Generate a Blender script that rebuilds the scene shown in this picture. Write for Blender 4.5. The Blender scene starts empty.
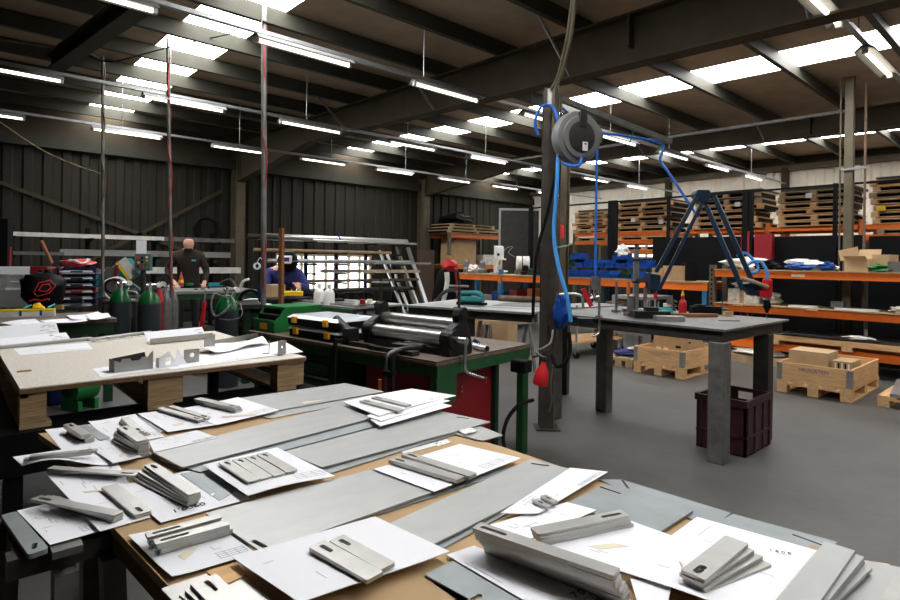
import bpy, bmesh, math, random
from mathutils import Vector, Matrix
RND = random.Random(11)
SC = bpy.context.scene
COL = SC.collection
PI = math.pi
ORD = ['topmost', 'second', 'third', 'fourth', 'fifth', 'sixth', 'seventh', 'eighth', 'ninth', 'tenth', 'eleventh', 'twelfth', 'thirteenth']
NTH = ['first'] + ORD[1:]

# ---------------------------------------------------------------- materials
def mat(name, col, rough=.6, metal=0., noise=None, amt=.25, emit=0., bump=0., bscale=40., alpha=1., trans=0., stretch=None, coat=0., spec=.32):
    m = bpy.data.materials.new(name); m.use_nodes = True
    nt = m.node_tree; b = nt.nodes['Principled BSDF']
    b.inputs['Base Color'].default_value = (*col, 1)
    b.inputs['Roughness'].default_value = rough
    b.inputs['Metallic'].default_value = metal
    b.inputs['Specular IOR Level'].default_value = spec
    if coat: b.inputs['Coat Weight'].default_value = coat
    if trans: b.inputs['Transmission Weight'].default_value = trans
    if alpha < 1: b.inputs['Alpha'].default_value = alpha
    if emit:
        b.inputs['Emission Color'].default_value = (*col, 1); b.inputs['Emission Strength'].default_value = emit
    tc = None
    if noise or bump:
        tc = nt.nodes.new('ShaderNodeTexCoord'); vec = tc.outputs['Object']
        if stretch:
            mp = nt.nodes.new('ShaderNodeMapping'); mp.inputs['Scale'].default_value = stretch
            nt.links.new(vec, mp.inputs['Vector']); vec = mp.outputs['Vector']
    if noise:
        n = nt.nodes.new('ShaderNodeTexNoise'); n.inputs['Scale'].default_value = noise; n.inputs['Detail'].default_value = 5
        n.inputs['Roughness'].default_value = .65
        nt.links.new(vec, n.inputs['Vector'])
        r = nt.nodes.new('ShaderNodeValToRGB')
        r.color_ramp.elements[0].position = .3; r.color_ramp.elements[1].position = .7
        r.color_ramp.elements[0].color = (*[max(0, c*(1-amt)) for c in col], 1)
        r.color_ramp.elements[1].color = (*[min(1, c*(1+amt)) for c in col], 1)
        nt.links.new(n.outputs['Fac'], r.inputs['Fac']); nt.links.new(r.outputs['Color'], b.inputs['Base Color'])
    if bump:
        n2 = nt.nodes.new('ShaderNodeTexNoise'); n2.inputs['Scale'].default_value = bscale; n2.inputs['Detail'].default_value = 3
        nt.links.new(vec, n2.inputs['Vector'])
        bp = nt.nodes.new('ShaderNodeBump'); bp.inputs['Strength'].default_value = bump; bp.inputs['Distance'].default_value = .01
        nt.links.new(n2.outputs['Fac'], bp.inputs['Height']); nt.links.new(bp.outputs['Normal'], b.inputs['Normal'])
    return m

M = dict(
 concrete=mat('concrete floor', (.088,.084,.077), .5, noise=1.3, amt=.22, bump=.12, bscale=30),
 clad_dark=mat('grey brown cladding', (.030,.0265,.020), .7, spec=.2, noise=2, amt=.12),
 clad_light=mat('cream cladding', (.84,.78,.65), .6, noise=2, amt=.08),
 roof=mat('fibre cement roof sheet', (.36,.275,.19), .85, noise=3, amt=.14),
 roof_steel=mat('grey green painted roof steel', (.052,.05,.038), .6, spec=.15, noise=4, amt=.15),
 roof_frame=mat('dark painted portal frame', (.062,.049,.032), .7, spec=.12, noise=4, amt=.15),
 skylight=mat('translucent roof light sheet', (1,1,1), .5, emit=8.5),
 tube=mat('fluorescent tube', (1,.9,.72), .5, emit=2.6),
 white_enamel=mat('white enamel', (.72,.71,.68), .35),
 housing=mat('grey batten housing', (.2,.2,.2), .5),
 galv=mat('galvanised steel', (.42,.43,.43), .42, .8, noise=30, amt=.15),
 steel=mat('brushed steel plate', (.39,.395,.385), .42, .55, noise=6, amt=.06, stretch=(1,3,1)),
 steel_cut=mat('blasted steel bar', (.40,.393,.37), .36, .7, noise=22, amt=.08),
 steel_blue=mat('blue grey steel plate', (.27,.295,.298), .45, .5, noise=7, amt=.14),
 steel_edge=mat('dark plate edge', (.05,.05,.052), .5, .4),
 dark_steel=mat('dark raw steel', (.045,.042,.038), .5, .4, noise=9, amt=.3),
 mid_steel=mat('raw steel with mill scale', (.17,.165,.155), .5, .5, noise=8, amt=.3),
 bright=mat('bright steel', (.7,.7,.69), .25, .9),
 roller=mat('worn bright roller steel', (.5,.49,.47), .3, .85, noise=14, amt=.2),
 cast=mat('black cast iron', (.017,.017,.018), .42, .3, noise=12, amt=.3),
 black=mat('black plastic', (.004,.004,.0045), .6, spec=.12),
 rubber=mat('black rubber', (.006,.006,.006), .7, spec=.15),
 paper=mat('white paper', (.83,.83,.86), .8),
 ink=mat('grey print', (.33,.33,.36), .9),
 ink_dark=mat('black print', (.03,.03,.035), .9),
 card=mat('brown cardboard', (.46,.31,.165), .85, noise=6, amt=.1),
 card2=mat('pale cardboard box', (.52,.37,.21), .85, noise=5, amt=.1),
 kraft_dark=mat('dark edge of brown board', (.17,.095,.045), .8, noise=8, amt=.2),
 pine=mat('pine wood', (.66,.40,.19), .7, noise=4, amt=.22, stretch=(1,9,9)),
 pine_y=mat('pine wood along the length', (.66,.40,.19), .7, noise=4, amt=.22, stretch=(9,1,9)),
 oldwood=mat('weathered pallet wood', (.42,.30,.17), .8, noise=5, amt=.3),
 ply=mat('plywood block edge', (.37,.24,.125), .75, noise=3, amt=.45, stretch=(2,2,42)),
 chip=mat('chipboard', (.60,.555,.48), .85, noise=70, amt=.18),
 cream=mat('cream masking tape', (.74,.67,.5), .7),
 green=mat('green bench paint', (.018,.085,.028), .5, noise=6, amt=.25),
 green_dk=mat('dark green paint', (.007,.035,.013), .5, noise=6, amt=.25),
 green_bin=mat('bright green bin plastic', (.012,.15,.035), .4),
 woodtop=mat('oily brown bench top', (.115,.085,.065), .55, noise=4, amt=.35, stretch=(6,1,1)),
 redpaint=mat('dark red paint', (.25,.012,.018), .45, noise=5, amt=.15),
 red=mat('bright red', (.55,.015,.02), .45),
 orange=mat('orange rack paint', (.85,.18,.02), .42, noise=5, amt=.1),
 orange_dk=mat('dull orange rack paint', (.62,.16,.035), .5, noise=5, amt=.15),
 bluepost=mat('blue rack upright', (.03,.19,.42), .5),
 blue=mat('blue bin plastic', (.008,.06,.30), .4),
 blue_hose=mat('blue air hose', (.02,.15,.6), .4),
 sky_hose=mat('light blue air hose', (.06,.3,.72), .4),
 navy=mat('dark blue arm paint', (.010,.026,.05), .4, noise=5, amt=.2),
 navy_tray=mat('navy tray plastic', (.006,.011,.065), .4),
 yellow=mat('yellow plastic', (.85,.55,.02), .4),
 amber=mat('amber clasp plastic', (.9,.42,.02), .4),
 teal=mat('teal machine paint', (.012,.15,.15), .4),
 teal_lt=mat('blue green plastic', (.02,.17,.19), .45),
 maroon=mat('dark maroon crate plastic', (.042,.014,.016), .45),
 clear=mat('clear plastic', (.6,.62,.62), .25, alpha=.30),
 lidplastic=mat('milky lid plastic', (.55,.6,.64), .25, coat=.3),
 reel_grey=mat('grey reel casing', (.17,.17,.165), .45),
 cyl_grey=mat('dark grey gas cylinder', (.022,.027,.031), .4),
 cyl_green=mat('green cylinder shoulder', (.006,.085,.022), .25),
 wrap=mat('crumpled packing film', (.58,.56,.52), .4, noise=16, amt=.45, bump=.8, bscale=14),
 whitebits=mat('off white plastic', (.7,.69,.65), .5, noise=9, amt=.2),
 greybits=mat('dull grey metal bits', (.15,.15,.15), .5, .4, noise=14, amt=.3),
 skin=mat('skin', (.66,.36,.26), .5),
 hair=mat('short grey hair', (.36,.31,.27), .8, noise=60, amt=.3),
 sweater=mat('dark brown sweater', (.032,.022,.018), .9, noise=40, amt=.2),
 trousers=mat('black work trousers', (.015,.015,.017), .9),
 overall=mat('blue work jacket', (.04,.05,.19), .85, noise=14, amt=.3),
 purple=mat('purple visor glass', (.12,.05,.3), .1),
 brownpipe=mat('brown rusty pipe', (.14,.09,.06), .6, noise=20, amt=.35),
 redcable=mat('red cable', (.35,.03,.025), .5),
 beige=mat('beige machine paint', (.62,.58,.48), .45),
 postbrown=mat('grey brown steel post', (.07,.057,.046), .5, .3, noise=7, amt=.3),
 tan=mat('tan painted post', (.12,.10,.066), .5, .2, noise=5, amt=.2),
 boxtan=mat('worn cardboard', (.42,.28,.15), .9, noise=4, amt=.15),
 brownwood=mat('brown wooden handle', (.27,.105,.035), .5, noise=6, amt=.25),
 pinkliq=mat('red liquid', (.5,.05,.08), .2),
 cyan=mat('cyan label', (.1,.5,.6), .5),
 tealtool=mat('turquoise glove', (.03,.38,.36), .7),
)

# ---------------------------------------------------------------- mesh builder
class MB:
    def __init__(s, frame=None):
        s.b = bmesh.new(); s.F = frame
    def v(s, p):
        p = Vector(p)
        return s.b.verts.new(s.F @ p if s.F else p)
    def face(s, vs):
        try: return s.b.faces.new(vs)
        except ValueError: return None
    def hexa(s, c):          # 4 bottom corners then 4 top corners
        v = [s.v(p) for p in c]
        for f in ((3,2,1,0),(4,5,6,7),(0,1,5,4),(1,2,6,5),(2,3,7,6),(3,0,4,7)): s.face([v[i] for i in f])
        return s
    def box(s, x0, x1, y0, y1, z0, z1):
        return s.hexa([(x0,y0,z0),(x1,y0,z0),(x1,y1,z0),(x0,y1,z0),(x0,y0,z1),(x1,y0,z1),(x1,y1,z1),(x0,y1,z1)])
    def cbox(s, c, sz, rz=0., rx=0., ry=0.):
        m = Matrix.Translation(c) @ Matrix.Rotation(rz,4,'Z') @ Matrix.Rotation(ry,4,'Y') @ Matrix.Rotation(rx,4,'X')
        a, b, d = sz[0]/2, sz[1]/2, sz[2]/2
        return s.hexa([m @ Vector(p) for p in ((-a,-b,-d),(a,-b,-d),(a,b,-d),(-a,b,-d),(-a,-b,d),(a,-b,d),(a,b,d),(-a,b,d))])
    def bar(s, p0, p1, w, h, up=(0,0,1)):   # rectangular bar between two points
        p0, p1 = Vector(p0), Vector(p1); d = (p1-p0).normalized(); up = Vector(up)
        if abs(d.dot(up)) > .98: up = Vector((1,0,0))
        a = d.cross(up).normalized()*w/2; b = a.cross(d).normalized()*h/2
        return s.hexa([p0-a-b, p0+a-b, p1+a-b, p1-a-b, p0-a+b, p0+a+b, p1+a+b, p1-a+b])
    def prism(s, poly, z0, z1):
        n = len(poly); lo = [s.v((p[0],p[1],z0)) for p in poly]; hi = [s.v((p[0],p[1],z1)) for p in poly]
        s.face(lo[::-1]); s.face(hi)
        for i in range(n): s.face([lo[i], lo[(i+1)%n], hi[(i+1)%n], hi[i]])
        return s
    def extrude(s, poly, vec):   # 3-D polygon swept along a vector
        vec = Vector(vec); n = len(poly); lo = [s.v(p) for p in poly]; hi = [s.v(Vector(p)+vec) for p in poly]
        s.face(lo[::-1]); s.face(hi)
        for i in range(n): s.face([lo[i], lo[(i+1)%n], hi[(i+1)%n], hi[i]])
        return s
    def ring(s, outer, inner, z0, z1):      # plate with one convex hole, both loops given as equal length lists
        n = len(outer)
        L = [[s.v((p[0],p[1],z)) for p in loop] for loop in (outer, inner) for z in (z0, z1)]
        ol, oh, il, ih = L
        for i in range(n):
            j = (i+1) % n
            s.face([oh[i],oh[j],ih[j],ih[i]]); s.face([ol[j],ol[i],il[i],il[j]])
            s.face([ol[i],ol[j],oh[j],oh[i]]); s.face([il[j],il[i],ih[i],ih[j]])
        return s
    def cyl(s, p0, p1, r0, r1=None, n=14, cap=True):
        r1 = r0 if r1 is None else r1
        p0, p1 = Vector(p0), Vector(p1); d = (p1-p0).normalized()
        a = d.orthogonal().normalized(); b = d.cross(a)
        A = [s.v(p0+(a*math.cos(2*PI*i/n)+b*math.sin(2*PI*i/n))*r0) for i in range(n)]
        B = [s.v(p1+(a*math.cos(2*PI*i/n)+b*math.sin(2*PI*i/n))*r1) for i in range(n)]
        for i in range(n): s.face([A[i],A[(i+1)%n],B[(i+1)%n],B[i]])
        if cap: s.face(A[::-1]); s.face(B)
        return s
    def pipe(s, p0, p1, r, ri, n=18):        # hollow tube
        p0, p1 = Vector(p0), Vector(p1); d = (p1-p0).normalized(); a = d.orthogonal().normalized(); b = d.cross(a)
        f = lambda p, q: [s.v(p+(a*math.cos(2*PI*i/n)+b*math.sin(2*PI*i/n))*q) for i in range(n)]
        A, B, Ci, D = f(p0,r), f(p1,r), f(p0,ri), f(p1,ri)
        for i in range(n):
            j = (i+1)%n
            s.face([A[i],A[j],B[j],B[i]]); s.face([Ci[j],Ci[i],D[i],D[j]]); s.face([A[j],A[i],Ci[i],Ci[j]]); s.face([B[i],B[j],D[j],D[i]])
        return s
    def lathe(s, prof, c=(0,0,0), n=20, axis=(0,0,1)):
        ax = Vector(axis).normalized(); a = ax.orthogonal().normalized(); b = ax.cross(a); c = Vector(c); rows = []
        for r, h in prof:
            rows.append([s.v(c+ax*h+(a*math.cos(2*PI*i/n)+b*math.sin(2*PI*i/n))*max(r,1e-4)) for i in range(n)])
        for q in range(len(rows)-1):
            for i in range(n): s.face([rows[q][i],rows[q][(i+1)%n],rows[q+1][(i+1)%n],rows[q+1][i]])
        s.face(rows[0][::-1]); s.face(rows[-1])
        return s
    def tube(s, pts, r, n=8, smooth=3, closed=False):
        P = [Vector(p) for p in pts]
        if smooth and len(P) > 2:
            Q = []
            for i in range(len(P)-1):
                p0, p1, p2, p3 = P[max(i-1,0)], P[i], P[i+1], P[min(i+2,len(P)-1)]
                for k in range(smooth+1):
                    t = k/(smooth+1)
                    Q.append(.5*((2*p1)+(p2-p0)*t+(2*p0-5*p1+4*p2-p3)*t*t+(3*p1-p0-3*p2+p3)*t**3))
            Q.append(P[-1]); P = Q
        rows = []; a = None
        for i, p in enumerate(P):
            d = (P[min(i+1,len(P)-1)]-P[max(i-1,0)])
            d = d.normalized() if d.length > 1e-9 else Vector((0,0,1))
            a = d.orthogonal().normalized() if a is None else (a-d*a.dot(d))
            a = a.normalized() if a.length > 1e-6 else d.orthogonal().normalized()
            b = d.cross(a); rr = r(i/(len(P)-1)) if callable(r) else r
            rows.append([s.v(p+(a*math.cos(2*PI*k/n)+b*math.sin(2*PI*k/n))*rr) for k in range(n)])
        for q in range(len(rows)-1):
            for i in range(n): s.face([rows[q][i],rows[q][(i+1)%n],rows[q+1][(i+1)%n],rows[q+1][i]])
        s.face(rows[0][::-1]); s.face(rows[-1])
        return s
    def ball(s, c, r, n=12, m=8, sc=(1,1,1)):
        rows = []
        for j in range(1, m):
            th = PI*j/m
            rows.append([s.v((c[0]+sc[0]*r*math.sin(th)*math.cos(2*PI*i/n), c[1]+sc[1]*r*math.sin(th)*math.sin(2*PI*i/n), c[2]+sc[2]*r*math.cos(th))) for i in range(n)])
        t, b = s.v((c[0],c[1],c[2]+sc[2]*r)), s.v((c[0],c[1],c[2]-sc[2]*r))
        for i in range(n):
            j = (i+1)%n
            s.face([t,rows[0][i],rows[0][j]]); s.face([b,rows[-1][j],rows[-1][i]])
            for q in range(len(rows)-1): s.face([rows[q][i],rows[q+1][i],rows[q+1][j],rows[q][j]])
        return s
    def blob(s, c, sz, seed=0, k=.35, n=12, m=8):       # irregular lump standing on c
        rn = random.Random(seed); ph = [(rn.uniform(1,4), rn.uniform(1,4), rn.uniform(0,6.3)) for _ in range(5)]
        rows = []
        for j in range(m+1):
            th = PI*j/m; row = []
            for i in range(n):
                al = 2*PI*i/n
                q = 1+k*sum(math.sin(round(a)*al+b*th*2+p) for a,b,p in ph)/3
                row.append(s.v((c[0]+sz[0]/2*math.sin(th)*math.cos(al)*q, c[1]+sz[1]/2*math.sin(th)*math.sin(al)*q, c[2]+max(0,sz[2]/2*(1+math.cos(th)*q)))))
            rows.append(row)
        for q in range(m):
            for i in range(n): s.face([rows[q][i],rows[q+1][i],rows[q+1][(i+1)%n],rows[q][(i+1)%n]])
        return s
    def sheet(s, c4, t, f=None, n=8):      # grid sheet with thickness from 4 corners; f(u,v) lifts it
        a, b, c, d = [Vector(p) for p in c4]; T = []; B = []
        for i in range(n+1):
            u = i/n; ra = []; rb = []
            for j in range(n+1):
                w = j/n
                p = (a*(1-u)+b*u)*(1-w)+(d*(1-u)+c*u)*w
                if f: p = p+Vector((0,0,f(u,w)))
                ra.append(s.v(p+Vector((0,0,t)))); rb.append(s.v(p))
            T.append(ra); B.append(rb)
        for i in range(n):
            for j in range(n):
                s.face([T[i][j],T[i+1][j],T[i+1][j+1],T[i][j+1]]); s.face([B[i][j+1],B[i+1][j+1],B[i+1][j],B[i][j]])
            for X, Y in ((0,1),(n,0)):
                q = [T[i][X],T[i+1][X],B[i+1][X],B[i][X]]; s.face(q)
                q = [T[X][i],T[X][i+1],B[X][i+1],B[X][i]]; s.face(q)
        return s
    def build(s, name, m, parent=None, smooth=False, bevel=0., loc=None, mats=None):
        bmesh.ops.recalc_face_normals(s.b, faces=s.b.faces[:])
        me = bpy.data.meshes.new(name)
        o = bpy.data.objects.new(name, me); COL.objects.link(o)
        if parent is None and loc is None:
            xs = [v.co for v in s.b.verts]
            loc = Vector((sum(v.x for v in xs)/len(xs), sum(v.y for v in xs)/len(xs), min(v.z for v in xs)))
        if loc is not None:
            loc = Vector(loc); bmesh.ops.translate(s.b, vec=-loc, verts=s.b.verts[:]); o.location = loc
        s.b.to_mesh(me); s.b.free()
        me.materials.append(M[m] if isinstance(m, str) else m)
        if parent is not None: o.parent = parent
        if smooth:
            for p in me.polygons: p.use_smooth = True
            md = o.modifiers.new('edges', 'EDGE_SPLIT'); md.split_angle = math.radians(38)
        if bevel:
            md = o.modifiers.new('bevel', 'BEVEL'); md.width = bevel; md.segments = 2; md.limit_method = 'ANGLE'
        return o

def tag(o, label, cat, group=None, kind=None):
    if label: o['label'] = label
    if cat: o['category'] = cat
    if group: o['group'] = group
    if kind: o['kind'] = kind
    return o
def thing(name, label, cat, loc=(0,0,0), rz=0., group=None):
    o = bpy.data.objects.new(name, None); COL.objects.link(o); o.location = loc; o.rotation_euler = (0,0,rz)
    o.empty_display_size = .1
    return tag(o, label, cat, group)
def struct(name, mb, m, label=None, **k):
    o = mb.build(name, m, **k); o['kind'] = 'structure'
    if label: o['label'] = label
    return o
KIDS = {}
def dup(root, loc, rz=None, label=None, group=None):
    r = root.copy(); COL.objects.link(r); r.location = loc
    if rz is not None: r.rotation_euler = (0,0,rz)
    if label: r['label'] = label
    if group: r['group'] = group
    for ch in [o for o in COL.objects if o.parent == root]:
        c = ch.copy(); COL.objects.link(c); c.parent = r
        for g in [o for o in COL.objects if o.parent == ch]:
            d = g.copy(); COL.objects.link(d); d.parent = c
    return r
def fr(loc, rz=0., rx=0., ry=0.):
    return Matrix.Translation(loc) @ Matrix.Rotation(rz,4,'Z') @ Matrix.Rotation(ry,4,'Y') @ Matrix.Rotation(rx,4,'X')
def text(body, size, m, parent, loc, rot, name='printed_text', align='LEFT'):
    cu = bpy.data.curves.new(name, 'FONT'); cu.body = body; cu.size = size; cu.align_x = align; cu.extrude = .0002
    t = bpy.data.objects.new(name+'_c', cu); COL.objects.link(t)
    dg = bpy.context.evaluated_depsgraph_get()
    me = bpy.data.meshes.new_from_object(t.evaluated_get(dg))
    bpy.data.objects.remove(t)
    o = bpy.data.objects.new(name, me); COL.objects.link(o)
    me.materials.clear(); me.materials.append(M[m]); o.parent = parent; o.location = loc; o.rotation_euler = rot
    return o

# ================================================================ the hall
XW, YW, X0, Y0 = 15.5, 13.0, -3.2, -3.6        # right wall, far wall, and the unseen sides behind the viewpoint
def roofz(y): return 3.97+.02*y
def rafz(y): return 3.235+.03*y
struct('floor', MB().box(X0,XW,Y0,YW,-.12,0), 'concrete', 'worn grey concrete workshop floor')

def corrugated(ax, fixed, a0, a1, z0, z1, pitch=.3, depth=.035, sign=-1):
    """vertical trapezoidal cladding standing in the plane ax = fixed"""
    mb = MB(); prof = []; a = a0
    while a < a1-.01:
        for da, dd in ((0,0),(.10,0),(.13,1),(.25,1),(.28,0)):
            if a+da*pitch/.3 <= a1: prof.append((a+da*pitch/.3, dd))
        a += pitch
    prof.append((a1,0))
    P = [(x, fixed+sign*depth*d) for x, d in prof] + [(a1, fixed+.05*-sign), (a0, fixed+.05*-sign)]
    lo, hi = [], []
    for x, y in P:
        q = (x,y) if ax == 'y' else (y,x)
        lo.append(mb.v((*q,z0))); hi.append(mb.v((*q,z1)))
    n = len(P)
    for i in range(n): mb.face([lo[i],lo[(i+1)%n],hi[(i+1)%n],hi[i]])
    return mb
# far wall on the left: window band between two clad pieces, dwarf wall under it
WX0, WX1, WZ0, WZ1 = 6.0, 8.75, .56, 1.5
wl = corrugated('y', YW, X0, WX0, 0, 3.45)
struct('wall_left', wl, 'clad_dark', 'dark corrugated wall behind the welding benches', loc=(0,YW,0))
struct('wall_left', corrugated('y', YW, WX1, XW, 0, 3.45), 'clad_dark', loc=(0,YW,0))
struct('wall_left', corrugated('y', YW, WX0, WX1, WZ1, 3.45), 'clad_dark', loc=(0,YW,0))
struct('wall_left', corrugated('y', YW, WX0, WX1, 0, WZ0), 'clad_dark', loc=(0,YW,0))
struct('trim_1', MB().box(X0,XW,YW-.14,YW+.05,3.4,3.62), 'roof_steel', 'steel eaves rail above the dark corrugated wall')
struct('wall_left', MB().box(X0,XW,YW-.02,YW+.05,3.55,4.3), 'roof_frame')
# window band with its frame
wf = MB()
for x in [WX0+.02+i*(WX1-WX0-.04)/8 for i in range(9)]: wf.box(x-.02,x+.02,YW-.05,YW+.03,WZ0,WZ1)
wf.box(WX0,WX1,YW-.06,YW+.03,WZ0-.03,WZ0+.03); wf.box(WX0,WX1,YW-.06,YW+.03,WZ1-.03,WZ1+.03); wf.box(WX0,WX1,YW-.05,YW+.03,1.24,1.27)
w1 = bpy.data.objects.new('window_1', None); COL.objects.link(w1); w1['kind'] = 'structure'; w1['label'] = 'low strip of daylit windows behind the tube rack'
wf.build('window_frame', 'oldwood', w1)
MB().box(WX0,WX1,YW+.005,YW+.01,WZ0,WZ1).build('window_pane', mat('window glass', (.9,.95,1), .05, alpha=.12), w1)
# right gable wall: cream cladding, dark strip windows low behind the racks
struct('wall_right', corrugated('x', XW, Y0, YW, 2.0, 3.72, pitch=.36), 'clad_light', 'cream corrugated wall above the racking', loc=(XW,0,0))
struct('wall_right', corrugated('x', XW, Y0, 6.0, 0, 2.0, pitch=.36), 'clad_dark', loc=(XW,0,0))
struct('wall_right', corrugated('x', XW, 6.0, 9.9, 0, 1.58, pitch=.36), 'clad_dark', loc=(XW,0,0))
struct('wall_right', corrugated('x', XW, 9.9, YW, 0, 2.0, pitch=.36), 'clad_dark', loc=(XW,0,0))
w2 = bpy.data.objects.new('window_2', None); COL.objects.link(w2); w2['kind'] = 'structure'; w2['label'] = 'bright low strip window behind the pallet racks'
MB().box(XW+.005,XW+.01,6.0,9.9,1.58,2.0).build('window_pane', bpy.data.materials['window glass'], w2)
f2 = MB()
for y in (6.03,7.3,8.6,9.87): f2.box(XW-.05,XW+.03,y-.03,y+.03,1.58,2.0)
f2.box(XW-.05,XW+.03,6.0,9.9,1.56,1.61); f2.box(XW-.05,XW+.03,6.0,9.9,1.96,2.01); f2.build('window_frame', 'galv', w2)
struct('trim_2', MB().box(XW-.16,XW,Y0,YW,3.72,3.86), 'tan', 'grey steel rail along the top of the cream wall')
struct('wall_right', MB().box(XW-.02,XW+.05,Y0,YW,3.8,4.35), 'roof_frame')
for i,y in enumerate((1.95,4.9,7.9)):
    struct('trim_3', MB().box(XW-.2,XW-.04,y-.07,y+.07,0,3.8), 'roof_frame', ['dark steel wall post nearest the tan column','dark steel wall post behind the pallet stacks','dark steel wall post in the far corner of the cream wall'][i])
# the sides behind the viewpoint
struct('wall_front', MB().box(X0,XW,Y0-.1,Y0,0,4.2), 'clad_dark', 'plain wall behind the viewpoint')
struct('wall_near', MB().box(X0-.1,X0,Y0,YW,0,4.3), 'clad_dark', 'plain side wall behind the viewpoint')
# roof: opaque sheets with three translucent strips between them
SK = [(2.05,2.78),(7.62,8.36),(12.85,13.55)]
def roofslab(x0, x1, t=.03):
    return MB().hexa([(x0,Y0,roofz(Y0)),(x1,Y0,roofz(Y0)),(x1,YW+.05,roofz(YW)),(x0,YW+.05,roofz(YW)),
                      (x0,Y0,roofz(Y0)+t),(x1,Y0,roofz(Y0)+t),(x1,YW+.05,roofz(YW)+t),(x0,YW+.05,roofz(YW)+t)])
xs = [X0] + [v for s_ in SK for v in s_] + [XW+.05]
for i in range(0, len(xs), 2): struct('ceiling', roofslab(xs[i], xs[i+1]), 'roof', 'brown grey fibre cement roof sheets', loc=(0,0,0))
for i, (a, b) in enumerate(SK):
    struct('window_%d' % (i+3), roofslab(a, b), 'skylight', ['strip of roof lights over the welding side','middle strip of roof lights over the steel tables','strip of roof lights by the cream wall'][i], loc=(0,0,0))
# purlins: Z sections across the rafters
for k in range(-5, 12):
    y = 8.0+1.1*(k-6)+.02
    if y > YW-.2: continue
    z1 = roofz(y)-.005; h = .2
    mb = MB().extrude([(X0,y,z1),(X0,y+.07,z1),(X0,y+.07,z1-.012),(X0,y+.012,z1-.012),(X0,y+.012,z1-h+.012),(X0,y+.0,z1-h+.012),(X0,y-.06,z1-h+.012),(X0,y-.06,z1-h),(X0,y+.0,z1-h),(X0,y,z1-h)], (XW-X0,0,0))
    struct('trim_4', mb, 'roof_steel', 'dark steel purlin running under the roof sheets')
# portal frames along the depth of the hall, haunched at the far columns
def ibeam_profile(w, h, tf=.02, tw=.014):
    a = w/2
    return [(-a,0),(a,0),(a,tf),(tw/2,tf),(tw/2,h-tf),(a,h-tf),(a,h),(-a,h),(-a,h-tf),(-tw/2,h-tf),(-tw/2,tf),(-a,tf)]
for i, x in enumerate((-.6, 5.0, 10.4)):
    mb = MB()
    w = .19
    ys = [Y0+.02, 3.0, 6.0, 9.3, 10.4, 12.62]
    def section(y):
        top = roofz(y)-.21; bot = rafz(min(y, 9.3)) + (.15 if x > 8 else 0) - (0 if y <= 9.3 else (y-9.3)*.125)
        return [mb.v((x+q[0], y, bot+(top-bot)*0+ (q[1] if q[1] < .1 else (top-bot)-(.33-q[1])))) for q in ibeam_profile(w, .33)]
    S = [section(y) for y in ys]
    for a, b in zip(S, S[1:]):
        n = len(a)
        for j in range(n): mb.face([a[j],a[(j+1)%n],b[(j+1)%n],b[j]])
    mb.face(S[0]); mb.face(S[-1][::-1])
    for y in (2.95,):      # splice plate
        mb.box(x-.1,x+.1,y-.012,y+.012,rafz(y)+.17,roofz(y)-.215)
    struct('trim_5', mb, 'roof_frame', ['portal rafter above the near end of the hall','big portal rafter crossing the middle of the roof','portal rafter nearer the cream wall','gable rafter above the cream wall'][i])
    if x < 15:
        c = MB().box(x-.1,x+.1,12.6,12.64,0,3.75).box(x-.1,x+.1,12.88,12.92,0,3.75).box(x-.012,x+.012,12.64,12.88,0,3.75)
        struct('trim_6', c, 'tan', ['steel column at the near end of the dark wall','steel wall column beside the standing man','steel wall column at the end of the tube rack'][i])
# fly braces from rafter to purlin
for x, ylist in ((5.0,(1.42,3.62,5.82,8.02)),(10.4,(1.42,3.62,5.82,8.02))):
    for y in ylist:
        for s_ in ((1,) if x < 6 else (-1,)):
            b = MB().bar((x-.1,y,rafz(y)+(.17 if x > 8 else .02)),(x-.62,y+.0,roofz(y)-.2),.035,.012,(0,1,0))
            struct('trim_7', b, 'galv', 'thin steel brace between rafter and purlin')
# steel joist hung under the purlins at the left
j = MB(); p0, p1 = Vector((.98,8.3,3.6)), Vector((1.28,5.35,3.52))
j.bar(p0,p1,.16,.02).bar(p0+Vector((0,0,.17)),p1+Vector((0,0,.17)),.16,.02).bar(p0+Vector((0,0,.085)),p1+Vector((0,0,.085)),.02,.16)
struct('trim_8', j, 'roof_steel', 'short steel joist slung under the purlins')

# ---------------------------------------------------------------- rows of batten lights on conduits
def lamp(x0, x1, y, z, label, group):
    L = x1-x0
    t = thing('ceiling_light', label, 'ceiling light', (x0,y,z), 0, group)
    h = MB()
    h.extrude([(0,-.03,.075),(0,.03,.075),(0,.085,.025),(0,.08,.02),(0,.025,.05),(0,-.025,.05),(0,-.08,.02),(0,-.085,.025)], (L,0,0))
    h.build('reflector', 'housing', t)
    MB().cyl((.03,0,.022),(L-.03,0,.022),.017,n=10).build('tube', 'tube', t, smooth=True)
    for a in (0, L-.03): MB().box(a,a+.03,-.022,.022,.0,.055).build('end_cap', 'white_enamel', t)
    return t
rows = [('row over the steel table at the right', 1.3, 3.27, [.57,2.37,4.25,6.0,7.85,9.7,11.5,13.3]),
        ('row nearest the viewpoint across the roof', 4.88, 3.3, [.27,2.04,3.81,5.6,7.4,9.2,11.0,12.8]),
        ('middle row across the roof', 7.57, 3.3, [0.02,1.79,3.54,5.42,7.23,9.0,10.8,12.6]),
        ('row nearest the dark wall', 10.05, 3.3, [-.1,1.69,3.47,5.14,6.87,8.65,10.4,12.2])]
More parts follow.
